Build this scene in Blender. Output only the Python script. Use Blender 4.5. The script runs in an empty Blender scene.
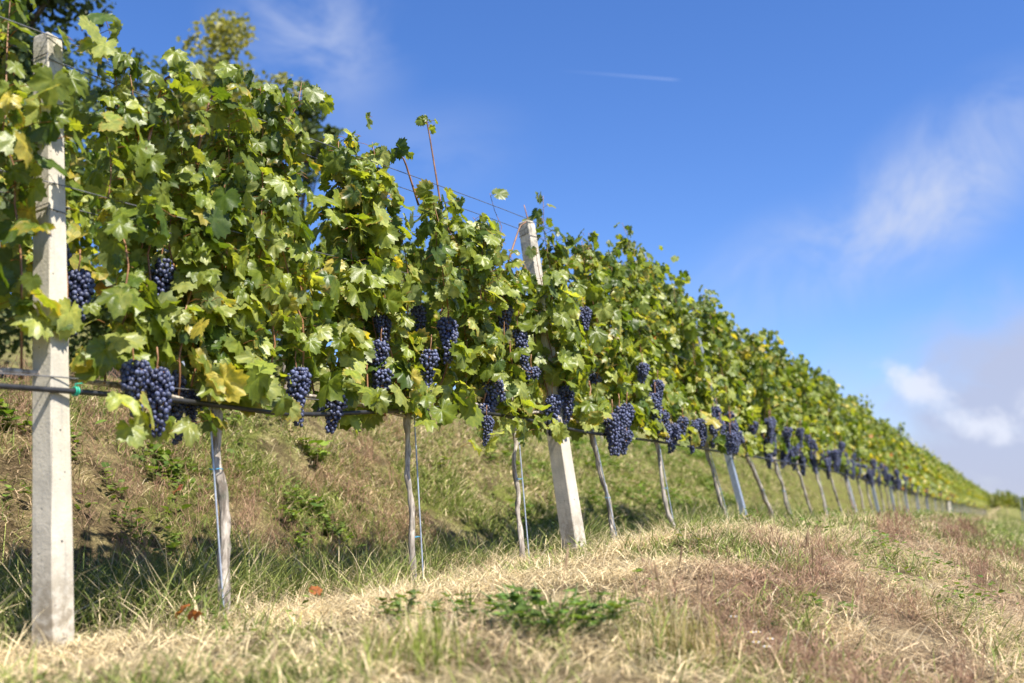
import bpy, math, numpy as np
from mathutils import Vector
PI = math.pi
# ------------------------------------------------------------------ camera, world, sun
sc = bpy.context.scene
COL = sc.collection
CAMZ = 0.46
cam_d = bpy.data.cameras.new('camera'); cam = bpy.data.objects.new('camera', cam_d); COL.objects.link(cam)
cam.location = (0, 0, CAMZ); cam.rotation_euler = (PI/2 + math.atan((502-341.5)/995.0), 0, 0)
cam_d.sensor_width = 36; cam_d.lens = 35; cam_d.clip_start = .05; cam_d.clip_end = 5000
cam_d.dof.use_dof = True; cam_d.dof.focus_distance = 4.3; cam_d.dof.aperture_fstop = 1.9
sc.camera = cam
SUN_EL = math.radians(60); SUN_XY = np.array([.72, -.69]); SUN_XY /= np.hypot(*SUN_XY)
world = bpy.data.worlds.new('World'); sc.world = world; world.use_nodes = True
sun_d = bpy.data.lights.new('sun', 'SUN'); sun = bpy.data.objects.new('sun', sun_d); COL.objects.link(sun)
sun_d.energy = 5.0; sun_d.angle = math.radians(.5); sun_d.color = (1, .94, .84)
sd = Vector((SUN_XY[0]*math.cos(SUN_EL), SUN_XY[1]*math.cos(SUN_EL), math.sin(SUN_EL)))
sun.rotation_euler = sd.to_track_quat('Z', 'Y').to_euler(); sun.location = (6, -6, 12)
sc.view_settings.view_transform = 'Standard'; sc.view_settings.look = 'None'
sc.view_settings.exposure = 1.08; sc.view_settings.gamma = 1; sc.view_settings.use_curve_mapping = False
sc.cycles.max_bounces = 6; sc.cycles.transparent_max_bounces = 8

class NT:
    def __init__(s, tree): s.t = tree; s.n = tree.nodes; s.l = tree.links
    def new(s, typ, **k):
        n = s.n.new(typ)
        for a, b in k.items(): setattr(n, a, b)
        return n
    def put(s, sock, v):
        if isinstance(v, bpy.types.NodeSocket): s.l.new(v, sock)
        else: sock.default_value = v
    def m(s, op, a, b=None, c=None):
        n = s.new('ShaderNodeMath', operation=op); s.put(n.inputs[0], a)
        if b is not None: s.put(n.inputs[1], b)
        if c is not None: s.put(n.inputs[2], c)
        return n.outputs[0]
    def mr(s, v, a, b, c=0., d=1., smooth=True):
        n = s.new('ShaderNodeMapRange', interpolation_type='SMOOTHSTEP' if smooth else 'LINEAR')
        for i, x in enumerate((v, a, b, c, d)): s.put(n.inputs[i], x)
        return n.outputs[0]
    def mix(s, f, a, b, mode='MIX'):
        n = s.new('ShaderNodeMix', data_type='RGBA', blend_type=mode)
        s.put(n.inputs[0], f); s.put(n.inputs[6], a); s.put(n.inputs[7], b); return n.outputs[2]
    def noise(s, vec, scale, detail=4, rough=.55, dist=0.):
        n = s.new('ShaderNodeTexNoise')
        if vec is not None: s.put(n.inputs['Vector'], vec)
        n.inputs['Scale'].default_value = scale; n.inputs['Detail'].default_value = detail
        n.inputs['Roughness'].default_value = rough; n.inputs['Distortion'].default_value = dist
        return n.outputs[0]

w = NT(world.node_tree); bg = world.node_tree.nodes['Background']
sky = w.new('ShaderNodeTexSky', sky_type='NISHITA')
sky.sun_disc = False; sky.sun_elevation = SUN_EL; sky.sun_rotation = math.atan2(SUN_XY[0], SUN_XY[1])
sky.altitude = 300; sky.air_density = 1.0; sky.dust_density = .35; sky.ozone_density = 1.6
hs = w.new('ShaderNodeHueSaturation'); hs.inputs['Saturation'].default_value = 1.22; w.put(hs.inputs['Color'], sky.outputs[0])
skyc = w.mix(1.0, hs.outputs[0], (.98, 1.04, 1.37, 1), 'MULTIPLY')
tc = w.new('ShaderNodeTexCoord'); sp = w.new('ShaderNodeSeparateXYZ'); w.put(sp.inputs[0], tc.outputs['Generated'])
X, Y, Z = sp.outputs
yy = w.m('MAXIMUM', Y, .02); tx = w.m('DIVIDE', X, yy); tz = w.m('DIVIDE', Z, yy)
front = w.mr(Y, .1, .4)
cb = w.new('ShaderNodeCombineXYZ'); w.put(cb.inputs[0], tx); w.put(cb.inputs[1], tz)
def rot_uv(cx, cz, ang, sx, sz):
    """distance coordinates along / across a cloud bank"""
    c, s = math.cos(ang), math.sin(ang)
    a = w.m('SUBTRACT', tx, cx); b = w.m('SUBTRACT', tz, cz)
    u = w.m('DIVIDE', w.m('ADD', w.m('MULTIPLY', a, c), w.m('MULTIPLY', b, s)), sx)
    v = w.m('DIVIDE', w.m('SUBTRACT', w.m('MULTIPLY', b, c), w.m('MULTIPLY', a, s)), sz)
    return u, v
def blob(cx, cz, ang, sx, sz):
    u, v = rot_uv(cx, cz, ang, sx, sz)
    r = w.m('SQRT', w.m('ADD', w.m('MULTIPLY', u, u), w.m('MULTIPLY', v, v)))
    return w.mr(r, 1.0, 0.0)
mp = w.new('ShaderNodeMapping'); w.put(mp.inputs[0], cb.outputs[0]); mp.inputs['Rotation'].default_value = (0, 0, -.6); mp.inputs['Scale'].default_value = (1, 1.5, 1)
n1 = w.mr(w.noise(mp.outputs[0], 5.5, 9, .58, .8), .32, .70)
n2 = w.mr(w.noise(cb.outputs[0], 9.0, 6, .55, .3), .3, .75)
streak = w.m('MULTIPLY', w.m('ADD', blob(.47, .345, .62, .24, .10), w.m('MULTIPLY', blob(.32, .25, .42, .30, .085), .7)), w.m('MULTIPLY_ADD', n1, .62, .10))
wisps = w.m('MULTIPLY', blob(-.22, .50, -.9, .16, .12), w.m('MULTIPLY', n1, .6))
wisps2 = w.m('MULTIPLY', blob(-.10, .36, .2, .16, .08), w.m('MULTIPLY', n1, .2))
low_u, low_v = rot_uv(.56, .09, .25, .34, .15)
lowr = w.m('SQRT', w.m('ADD', w.m('MULTIPLY', low_u, low_u), w.m('MULTIPLY', low_v, low_v)))
low = w.m('MULTIPLY', w.mr(w.m('ADD', lowr, w.m('MULTIPLY', n2, .30)), 1.2, .4), w.m('MULTIPLY_ADD', n1, .4, .65))
n3 = w.noise(cb.outputs[0], 26, 7, .58, .25)
puff = w.m('ADD', w.m('ADD', blob(.415, .108, -.45, .075, .036), w.m('MULTIPLY', blob(.48, .078, -.1, .07, .030), .8)), w.m('MULTIPLY', blob(.535, .10, .3, .05, .03), .6))
cu = w.m('MULTIPLY', w.mr(w.m('ADD', puff, w.m('MULTIPLY_ADD', n3, 2.6, -1.35)), .05, 1.05), w.m('MULTIPLY', w.mr(puff, 0., .3), .8))
con_u, con_v = rot_uv(.115, .448, -.085, .068, .0014)
con = w.m('MULTIPLY', w.m('MULTIPLY', w.mr(w.m('ABSOLUTE', con_v), 1.3, .1), w.mr(w.m('ABSOLUTE', con_u), 1.0, .75)), w.mr(con_u, -1., .8, .02, .25))
c1 = w.mix(w.m('MULTIPLY', w.m('MINIMUM', w.m('ADD', w.m('ADD', streak, wisps), wisps2), .78), front), skyc, (4.3, 4.8, 6.2, 1))
c2 = w.mix(w.m('MULTIPLY', w.m('MINIMUM', low, .92), front), c1, (3.5, 3.85, 5.2, 1))
c3 = w.mix(w.m('MULTIPLY', w.m('MINIMUM', cu, .8), front), c2, (5.8, 6.1, 7.0, 1))
c4 = w.mix(w.m('MULTIPLY', con, front), c3, (4.5, 5.2, 7.4, 1))
w.put(bg.inputs[0], c4); bg.inputs[1].default_value = .070

# ------------------------------------------------------------------ small numeric helpers
def rnd(seed): return np.random.default_rng(seed)
def nrm(v): return v/np.maximum(np.linalg.norm(v, axis=-1, keepdims=True), 1e-9)
_tab = rnd(77).random((256, 256))
def vnoise(x, y):
    xi = np.floor(x).astype(int); yi = np.floor(y).astype(int); fx = x-xi; fy = y-yi
    fx = fx*fx*(3-2*fx); fy = fy*fy*(3-2*fy)
    g = lambda a, b: _tab[a % 256, b % 256]
    return (g(xi, yi)*(1-fx)+g(xi+1, yi)*fx)*(1-fy)+(g(xi, yi+1)*(1-fx)+g(xi+1, yi+1)*fx)*fy
def fbm(x, y, o=3, off=0.):
    x = np.asarray(x, float); y = np.asarray(y, float)
    a = 0; t = 0
    for i in range(o): a = a+vnoise(x*2**i+off+17*i, y*2**i+off*1.7+31*i)*.5**i; t += .5**i
    return a/t
def sstep(a, b, x):
    t = np.clip((x-a)/(b-a), 0, 1); return t*t*(3-2*t)

# row of vines: a gently curving line, stations s in metres from the first concrete post
PX = np.array([-4.4, -1.276, .339, 1.993, 4.838, 7.431, 16.186, 37.31]); PY = np.array([-2.05, 2.873, 5.39, 8.552, 14.137, 19.611, 37.43, 79.69])
PZ = np.array([.0, .048, .172, .218, .184, .115, -.162, -.708]); LEAN = np.array([.139, .139, .159, .2, .19, .107, .024, .005])
S0 = np.concatenate([[0], np.cumsum(np.hypot(np.diff(PX), np.diff(PY)))]); S0 -= S0[1]
def _h(s, K):
    s = np.asarray(s, float); m = np.gradient(K, S0); i = np.clip(np.searchsorted(S0, s)-1, 0, len(S0)-2)
    h = S0[i+1]-S0[i]; t = (s-S0[i])/h
    v = (2*t**3-3*t**2+1)*K[i]+(t**3-2*t**2+t)*h*m[i]+(-2*t**3+3*t**2)*K[i+1]+(t**3-t**2)*h*m[i+1]
    e = S0[-1]; me = 0. if K is PZ else (K[-1]-K[-2])/(S0[-1]-S0[-2]); v = np.where(s > e, K[-1]+(s-e)*me, v)
    b = S0[0]; mb = (K[1]-K[0])/(S0[1]-S0[0]); return np.where(s < b, K[0]+(s-b)*mb, v)
_sg = np.arange(-60, 3600, .05); _px = _h(_sg, PX); _py = _h(_sg, PY); _pz = _h(_sg, PZ); _ta = np.unwrap(np.arctan2(np.gradient(_py), np.gradient(_px)))
def px(s): return np.interp(s, _sg, _px)
def py(s): return np.interp(s, _sg, _py)
def tang(s): return np.interp(s, _sg, _ta)
def lean(s): return np.interp(s, S0, LEAN)
def su2xy(s, u):
    """u: metres downhill (towards the camera) from the row"""
    a = tang(s); return px(s)+u*np.sin(a), py(s)-u*np.cos(a)
def gz(s, u, micro=True):
    s = np.asarray(s, float); u = np.asarray(u, float)
    z = np.interp(s, _sg, _pz)
    z = z+.10*sstep(.10, .7, u)*sstep(2.0, 1.0, u)*(.45+.9*fbm(s*.8, u*.8, 2, 3))*sstep(-.5, 1.5, s)
    dt = sstep(.6, 2.2, s)*sstep(24, 14, s); z = z-(.04+.11*dt)*sstep(-.2, -.6, u)*sstep(-1.5, -.9, u)
    ub = u+.25*dt
    z = z+1.4*sstep(90, 230, s)+5.2*sstep(40, 300, u)+(.97+.9*sstep(9, 30, s))*sstep(-.75, -2.5-.8*sstep(9, 30, s), ub)+.02*(-np.clip(u, -7, -3)-3)+.24*np.clip(-u-6, 0, 60)
    z = z-.36*sstep(1.15, 3.0, u)-.10*np.clip(u-2.6, 0, 6)-.22*np.clip(u-6, 0, 14)
    if micro:
        z = z+(fbm(s*2.3, u*2.3, 4, 9)-.5)*.09*sstep(0, .6, np.abs(u)-.1)+(fbm(s*.5, u*.6, 2, 5)-.5)*.16*sstep(-.8, -2, u)
    return z

# ------------------------------------------------------------------ object helpers
def mesh_np(name, V, F, mats, cols=None, smooth=False, mi=None):
    """V (n,3); F a list of int arrays (k, 3|4|n)"""
    me = bpy.data.meshes.new(name)
    F = [np.asarray(f, np.int32) for f in F if len(f)]
    me.vertices.add(len(V)); me.vertices.foreach_set('co', np.asarray(V, np.float32).ravel())
    nl = sum(f.size for f in F); npoly = sum(len(f) for f in F)
    me.loops.add(nl); me.polygons.add(npoly)
    me.loops.foreach_set('vertex_index', np.concatenate([f.ravel() for f in F]))
    tot = np.concatenate([np.full(len(f), f.shape[1], np.int32) for f in F])
    me.polygons.foreach_set('loop_start', np.concatenate([[0], np.cumsum(tot)[:-1]]).astype(np.int32))
    if mi is not None: me.polygons.foreach_set('material_index', np.asarray(mi, np.int32))
    me.polygons.foreach_set('use_smooth', np.full(npoly, bool(smooth)))
    me.update(calc_edges=True)
    if cols is not None:
        a = me.color_attributes.new('col', 'FLOAT_COLOR', 'POINT')
        c = np.ones((len(V), 4), np.float32); c[:, :cols.shape[1]] = cols; a.data.foreach_set('color', c.ravel())
    for m in (mats if isinstance(mats, (list, tuple)) else [mats]): me.materials.append(m)
    return me
def link(name, me, parent=None, loc=(0, 0, 0), rz=0.):
    o = bpy.data.objects.new(name, me); COL.objects.link(o); o.location = loc; o.rotation_euler = (0, 0, rz)
    if parent is not None: o.parent = parent
    return o
def tag(o, label=None, cat=None, group=None, kind=None):
    if label: o['label'] = label
    if cat: o['category'] = cat
    if group: o['group'] = group
    if kind: o['kind'] = kind
    return o
def copy_tree(o, parent=None):
    c = o.copy(); COL.objects.link(c)
    if parent is not None: c.parent = parent
    for ch in o.children: copy_tree(ch, c)
    return c
class MB:
    def __init__(s): s.v = []; s.f = {}; s.c = []; s.n = 0
    def add(s, V, F, col=None):
        V = np.asarray(V, float).reshape(-1, 3)
        for f in F:
            f = np.asarray(f, int)
            if len(f): s.f.setdefault(f.shape[1], []).append(f+s.n)
        s.v.append(V); s.n += len(V)
        c = np.ones((len(V), 3)) if col is None else np.broadcast_to(np.asarray(col, float), (len(V), 3))
        s.c.append(c); return s
    def tube(s, P, R, n=8, col=None, cap=True, jit=0., rg=None):
        P = np.asarray(P, float); R = np.broadcast_to(np.asarray(R, float), (len(P),))
        T = nrm(np.gradient(P, axis=0)); up = np.array([.31, .17, .93])
        a = nrm(np.cross(T, up)); b = np.cross(T, a); th = np.arange(n)*2*PI/n
        rr = R[:, None]*np.ones(n)
        if jit and rg is not None: rr = rr*(1+jit*(rg.random((len(P), n))-.5))
        V = P[:, None]+rr[..., None]*(np.cos(th)[None, :, None]*a[:, None]+np.sin(th)[None, :, None]*b[:, None])
        i = np.arange(len(P)-1)[:, None]*n; j = np.arange(n)[None]
        q = np.stack([i+j, i+(j+1) % n, i+n+(j+1) % n, i+n+j], -1).reshape(-1, 4)
        fs = [q]
        if cap: fs.append(np.array([np.arange(n)[::-1], np.arange(n)+(len(P)-1)*n]))
        return s.add(V.reshape(-1, 3), fs, col)
    def box(s, lo, hi, col=None):
        x0, y0, z0 = lo; x1, y1, z1 = hi
        V = [(x0, y0, z0), (x1, y0, z0), (x1, y1, z0), (x0, y1, z0), (x0, y0, z1), (x1, y0, z1), (x1, y1, z1), (x0, y1, z1)]
        return s.add(V, [[(0, 3, 2, 1), (4, 5, 6, 7), (0, 1, 5, 4), (1, 2, 6, 5), (2, 3, 7, 6), (3, 0, 4, 7)]], col)
    def mesh(s, name, mat, smooth=False):
        V = np.concatenate(s.v); C = np.concatenate(s.c)
        F = [np.concatenate(s.f[k]) for k in sorted(s.f)]
        return mesh_np(name, V, F, mat, C, smooth)
    def build(s, name, mat, parent=None, smooth=False, **k): return link(name, s.mesh(name, mat, smooth), parent, **k)

# ------------------------------------------------------------------ materials
def material(name):
    m = bpy.data.materials.new(name); m.use_nodes = True; n = NT(m.node_tree); b = m.node_tree.nodes['Principled BSDF']; return m, n, b
def attr(n, name='col'):
    a = n.new('ShaderNodeAttribute'); a.attribute_name = name; return a.outputs['Color']
def obj_co(n): return n.new('ShaderNodeTexCoord').outputs['Object']
def bump(n, b, h, strength=.4, dist=.004):
    bm = n.new('ShaderNodeBump'); bm.inputs['Strength'].default_value = strength; bm.inputs['Distance'].default_value = dist
    n.put(bm.inputs['Height'], h); n.put(b.inputs['Normal'], bm.outputs[0])
def leafy(name, trans=.45, rough=.40, spec=.45, tint=(1.75, 1.65, .5), bk=.45):
    m, n, b = material(name); c = attr(n)
    nz = n.noise(obj_co(n), 55, 3); c = n.mix(1., c, n.mix(n.mr(nz, .3, .72), (.78, .84, .80, 1), (1.25, 1.18, 1.1, 1)), 'MULTIPLY'); c = n.mix(n.m('MULTIPLY', n.mr(n.noise(obj_co(n), 160, 3, .6), .66, .72), n.mr(n.noise(obj_co(n), 9, 2), .5, .6)), c, (.20, .12, .035, 1))
    back = n.new('ShaderNodeNewGeometry').outputs['Backfacing']
    c2 = n.mix(n.m('MULTIPLY', back, bk), c, (.17, .22, .115, 1))
    n.put(b.inputs['Base Color'], c2); b.inputs['Roughness'].default_value = rough; b.inputs['Specular IOR Level'].default_value = spec
    n.put(b.inputs['Roughness'], n.m('MULTIPLY_ADD', back, .25, rough))
    tr = n.new('ShaderNodeBsdfTranslucent'); n.put(tr.inputs[0], n.mix(1., c, (*tint, 1), 'MULTIPLY'))
    mx = n.new('ShaderNodeMixShader'); mx.inputs[0].default_value = trans
    n.l.new(b.outputs[0], mx.inputs[1]); n.l.new(tr.outputs[0], mx.inputs[2]); n.l.new(mx.outputs[0], m.node_tree.nodes['Material Output'].inputs[0])
    bump(n, b, n.noise(obj_co(n), 140, 2), .35, .002)
    return m
M = {}
M['leaf'] = leafy('vine_leaf'); M['weed'] = leafy('weed_leaf', .35, .65, .2, (1.5, 1.5, .5), .1)
M['tree_leaf'] = leafy('tree_leaf', .3, .5, .3)
def blade_mat():
    m, n, b = material('grass_blade'); c = attr(n)
    n.put(b.inputs['Base Color'], c); b.inputs['Roughness'].default_value = .62; b.inputs['Specular IOR Level'].default_value = .25
    tr = n.new('ShaderNodeBsdfTranslucent'); n.put(tr.inputs[0], c)
    mx = n.new('ShaderNodeMixShader'); mx.inputs[0].default_value = .3
    n.l.new(b.outputs[0], mx.inputs[1]); n.l.new(tr.outputs[0], mx.inputs[2]); n.l.new(mx.outputs[0], m.node_tree.nodes['Material Output'].inputs[0]); return m
M['blade'] = blade_mat()
def bark_mat(name, a, bcol, sc_=60, stretch=.16):
    m, n, b = material(name); co = obj_co(n); mp_ = n.new('ShaderNodeMapping'); n.put(mp_.inputs[0], co); mp_.inputs['Scale'].default_value = (1, 1, stretch)
    nz = n.noise(mp_.outputs[0], sc_, 6, .6, .6); nb = n.noise(co, 14, 3)
    c = n.mix(n.mr(nz, .32, .66), a, bcol); c = n.mix(n.mr(nb, .5, .75, 0, .6), c, (.13, .14, .10, 1))
    n.put(b.inputs['Base Color'], c); b.inputs['Roughness'].default_value = .85; bump(n, b, nz, .9, .006); return m
M['bark'] = bark_mat('vine_bark', (.13, .105, .08, 1), (.50, .44, .365, 1))
M['tree_bark'] = bark_mat('tree_bark', (.03, .025, .02, 1), (.14, .11, .085, 1), 12, .3)
def simple(name, col, rough=.5, metal=0., var=.25, scale=40, spec=.5):
    m, n, b = material(name); nz = n.noise(obj_co(n), scale, 4)
    d = tuple(x*(1-var) for x in col)+(1,); l = tuple(min(1, x*(1+var)) for x in col)+(1,)
    n.put(b.inputs['Base Color'], n.mix(n.mr(nz, .3, .7), d, l)); b.inputs['Roughness'].default_value = rough
    b.inputs['Metallic'].default_value = metal; b.inputs['Specular IOR Level'].default_value = spec; return m
M['shoot'] = simple('cane_bark', (.24, .115, .05), .5, 0, .4, 25); M['stalk'] = simple('grape_stalk', (.27, .13, .06), .55, 0, .4, 60)
M['wire'] = simple('galvanised_wire', (.16, .16, .17), .45, .6); M['pipe'] = simple('black_polythene', (.018, .018, .02), .48, 0, .5, 18)
M['clip'] = simple('green_clip', (.02, .34, .22), .4); M['tie'] = simple('blue_tie', (.06, .30, .48), .5)
M['rod'] = simple('stake_rod', (.36, .40, .46), .4, .35, .2); M['greenstem'] = simple('green_stem', (.12, .17, .05), .6); M['drystem'] = simple('dry_stem', (.26, .17, .09), .7)
def metal_mat():
    m, n, b = material('galvanised_steel'); co = obj_co(n)
    v = n.new('ShaderNodeTexVoronoi'); v.inputs['Scale'].default_value = 70; n.put(v.inputs['Vector'], co)
    c = n.mix(n.mr(v.outputs['Distance'], 0, .8), (.40, .44, .50, 1), (.29, .33, .39, 1)); c = n.mix(n.mr(n.noise(co, 6, 4), .55, .8, 0, .5), c, (.34, .29, .23, 1))
    n.put(b.inputs['Base Color'], c); b.inputs['Metallic'].default_value = .45; b.inputs['Roughness'].default_value = .45; return m
M['metal'] = metal_mat()
def concrete_mat():
    m, n, b = material('weathered_concrete'); co = obj_co(n)
    n1_ = n.noise(co, 9, 6, .6); n2_ = n.noise(co, 120, 3, .6); mp_ = n.new('ShaderNodeMapping'); n.put(mp_.inputs[0], co); mp_.inputs['Scale'].default_value = (1, 1, .07)
    st = n.noise(mp_.outputs[0], 55, 6, .65)
    c = n.mix(n.mr(n1_, .3, .7), (.41, .375, .305, 1), (.58, .525, .42, 1)); c = n.mix(n.mr(st, .50, .72, 0, .6), c, (.30, .28, .24, 1))
    c = n.mix(n.mr(n2_, .60, .72, 0, .5), c, (.27, .25, .21, 1))
    spz = n.new('ShaderNodeSeparateXYZ'); n.put(spz.inputs[0], co)
    c = n.mix(n.m('MULTIPLY', n.mr(spz.outputs[2], .35, .0), n.mr(n.noise(co, 30, 5), .35, .6)), c, (.22, .18, .12, 1))
    li = n.m('MULTIPLY', n.mr(spz.outputs[2], 1.35, 1.95), n.mr(n.noise(co, 26, 5, .7), .44, .62)); c = n.mix(n.m('MULTIPLY', li, .8), c, (.12, .115, .09, 1))
    v = n.new('ShaderNodeTexVoronoi'); v.inputs['Scale'].default_value = 38; n.put(v.inputs['Vector'], co)
    pit = n.m('MULTIPLY', n.mr(v.outputs['Distance'], .16, .06), n.mr(n.noise(co, 17, 2), .5, .56)); c = n.mix(n.m('MULTIPLY', pit, .75), c, (.14, .12, .10, 1))
    n.put(b.inputs['Base Color'], c); b.inputs['Roughness'].default_value = .9; bump(n, b, n.m('SUBTRACT', n2_, pit), .5, .003); return m
M['concrete'] = concrete_mat()
def grape_mat():
    m, n, b = material('grape_skin'); co = obj_co(n); nz = n.noise(co, 75, 4, .6); a = attr(n)
    c = n.mix(n.mr(nz, .36, .66), (.020, .022, .055, 1), (.115, .135, .24, 1)); c = n.mix(1., c, a, 'MULTIPLY')
    n.put(b.inputs['Base Color'], c); n.put(b.inputs['Roughness'], n.mr(nz, .35, .65, .36, .62)); b.inputs['Specular IOR Level'].default_value = .4; return m
M['grape'] = grape_mat()
def ground_mat():
    m, n, b = material('soil_and_thatch'); co = obj_co(n); c = attr(n)
    a = n.noise(co, 7, 5, .6, .4); f = n.noise(co, 70, 5, .7, 1.)
    c = n.mix(n.mr(a, .4, .62, 0, .75), c, (.085, .058, .036, 1)); c = n.mix(1., c, n.mix(n.mr(f, .3, .7), (.5, .5, .5, 1), (1.5, 1.45, 1.35, 1)), 'MULTIPLY')
    n.put(b.inputs['Base Color'], c); b.inputs['Roughness'].default_value = .95; b.inputs['Specular IOR Level'].default_value = .1; bump(n, b, f, 1., .03); return m
M['ground'] = ground_mat()

# ------------------------------------------------------------------ ground
def greenness(s, u):
    """0 = dry straw, 1 = green, from the place in the vineyard"""
    n_ = fbm(s*.9, u*1.1, 3, 40); n2_ = fbm(s*2.3, u*2.6, 2, 60)
    g = np.full(np.shape(n_), .0)
    strip = sstep(-.05, -.3, u)*sstep(-1.15, -.85, u); bank = sstep(-.85, -1.1, u); berm = sstep(-.1, .1, u)*sstep(1.9, 1.4, u); low = sstep(1.4, 1.9, u)
    g = g+strip*(.95-.25*sstep(.6, .75, n_))
    g = g+bank*np.clip(sstep(.47, .60, n_*.5+n2_*.5)+.40+.32*sstep(1, 8, s)+.2*sstep(8, 20, s), 0, 1)
    g = g+.9*sstep(8, 20, u)+.7*sstep(3.5, 7, s)*sstep(1.5, 2.0, u)*sstep(3.4, 2.8, u)+.55*sstep(45, 80, s)*sstep(.3, 2, u)
    g = g+berm*np.clip(.9*sstep(.50, .60, n_)+.55*sstep(.50, .62, n2_)+.3*sstep(5, 14, s)*n2_+.35*sstep(.2, .9, u)*sstep(.9, .2, s)*n2_*2, 0, 1)
    lowg = np.where(s < 1.0, .75*sstep(.35, .6, n_)+.15, .75*sstep(.48, .6, n_)+.3*sstep(.45, .6, n2_))
    lowg = lowg+.75*sstep(5, 9, s)*sstep(2.6, 2.0, u); trk = sstep(.35, .12, np.abs(u-2.75+.1*np.sin(s*.4)))*sstep(2.5, 6, s)
    return np.clip(g+low*np.clip(lowg, 0, 1)*(1-.85*trk), 0, 1)
def straw_tone(s, u): # 0 pale straw .. 1 pinkish brown dead weeds
    n_ = fbm(s*.8, u*.9, 3, 90)
    bank = sstep(-.85, -1.1, u); low = sstep(.9, 1.6, u)
    n3_ = fbm(s*2.6, u*2.9, 2, 140)
    return np.clip(.04+.50*bank*sstep(.45, .62, n_+.02)*sstep(10, 2, s)+bank*.08+low*(.25+.85*sstep(.42, .56, n_))*sstep(.3, 1.6, s)+.35*(1-bank)*sstep(.55, .68, n3_), 0, 1)
PALE = np.array([.74, .61, .36]); BROWN = np.array([.44, .285, .185]); GREEN = np.array([.12, .175, .035]); GREEN2 = np.array([.30, .33, .085])
ss = np.concatenate([np.arange(-50, -6, 2.), np.arange(-6, 0, .1), np.arange(0, 12, .06), np.arange(12, 30, .15), np.arange(30, 90, .6), np.arange(90, 400, 12.), np.geomspace(400, 3500, 8)])
uu = np.concatenate([np.arange(-75, -9, 3.), np.arange(-9, -3, .2), np.arange(-3, 3.6, .05), np.arange(3.6, 10, .3), np.arange(10, 60, 4.), np.geomspace(60, 3500, 14)])
Sg, Ug = np.meshgrid(ss, uu, indexing='ij'); gx, gy = su2xy(Sg, Ug); gzv = gz(Sg, Ug)
nu = len(uu); ii = np.arange(len(ss)-1)[:, None]*nu; jj = np.arange(nu-1)[None]
q = np.stack([ii+jj, ii+nu+jj, ii+nu+jj+1, ii+jj+1], -1).reshape(-1, 4)[:, ::-1]
Gn = greenness(Sg, Ug)[..., None]; Bn = straw_tone(Sg, Ug)[..., None]
gc = ((PALE*(1-Bn)+BROWN*Bn)*(1-Gn)*.62+GREEN2*Gn*.6).reshape(-1, 3)
g_me = mesh_np('ground', np.stack([gx, gy, gzv], -1).reshape(-1, 3), [q], M['ground'], gc, True)
tag(link('ground', g_me), kind='structure')

# ------------------------------------------------------------------ grass (all of it real blades)
def blades(P, H, W, ddir, bend, C, rg, name, label, cat='grass', tilt=0.):
    """P roots, H lengths, W widths, ddir (n,2) lean heading, bend 0..2 how far the tip bows over, C colours"""
    N = len(P); t = np.array([0, .35, .7, 1.]); wd = np.array([1., .85, .55, 0.])
    d3 = np.concatenate([ddir, np.zeros((N, 1))], 1); side = np.stack([-ddir[:, 1], ddir[:, 0], np.zeros(N)], 1)
    sa = rg.random(N)*2*PI; side = nrm(side*.6+np.stack([np.cos(sa), np.sin(sa), np.zeros(N)], 1)*.6)
    V = np.zeros((N, 7, 3)); k = 0
    for a in range(4):
        bd_ = np.maximum(bend, .02); ang = tilt+bd_*t[a]; hz = (np.cos(tilt)-np.cos(ang))/bd_; vz = (np.sin(ang)-np.sin(tilt))/bd_
        c = P+d3*(H*hz)[:, None]; c[:, 2] += H*vz
        if a < 3:
            o = side*(W*wd[a]*.5)[:, None]; V[:, k] = c-o; V[:, k+1] = c+o; k += 2
        else: V[:, 6] = c
    b = np.arange(N)[:, None]*7
    qd = np.concatenate([b+np.array([[0, 1, 3, 2]]), b+np.array([[2, 3, 5, 4]])]); tr = b+np.array([[4, 5, 6]])
    me = mesh_np(name, V.reshape(-1, 3), [tr, qd], M['blade'], np.repeat(C, 7, axis=0))
    return tag(link(name, me), label, cat, kind='stuff')
CT, ST_ = math.cos(math.atan((502-341.5)/995.0)), math.sin(math.atan((502-341.5)/995.0))
def in_view(x, y, z, margin=60):
    d = y*CT+(z-CAMZ)*ST_; u_ = 512+995*x/np.maximum(d, .01); v_ = 341.5-995*((z-CAMZ)*CT-y*ST_)/np.maximum(d, .01)
    return (d > .3) & (u_ > -margin-900/np.maximum(d, .5)*.4) & (u_ < 1024+margin+900/np.maximum(d, .5)*.4) & (v_ < 683+margin*3)
def scatter(rg, n, s0, s1, u0, u1, clump=0):
    """area-uniform in view; thinned with distance"""
    s = s0+(s1-s0)*rg.random(n); u = u0+(u1-u0)*rg.random(n)
    if clump:
        k = max(1, n//clump); cs = s0+(s1-s0)*rg.random(k); cu = u0+(u1-u0)*rg.random(k); i = rg.integers(0, k, n)
        s = cs[i]+rg.normal(0, .035, n); u = cu[i]+rg.normal(0, .035, n)
    x, y = su2xy(s, u); z = gz(s, u); k = in_view(x, y, z); return s[k], u[k], x[k], y[k], z[k]
def heading(rg, n, bias=(0, 0), amt=.0):
    a = rg.random(n)*2*PI; d = np.stack([np.cos(a), np.sin(a)], 1)+np.array(bias)*amt; return nrm(d)
def colmix(rg, n, a, b, jit=.25):
    t = rg.random((n, 1)); return (a*(1-t)+b*t)*(1+jit*(rg.random((n, 1))-.5)*2)
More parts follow.
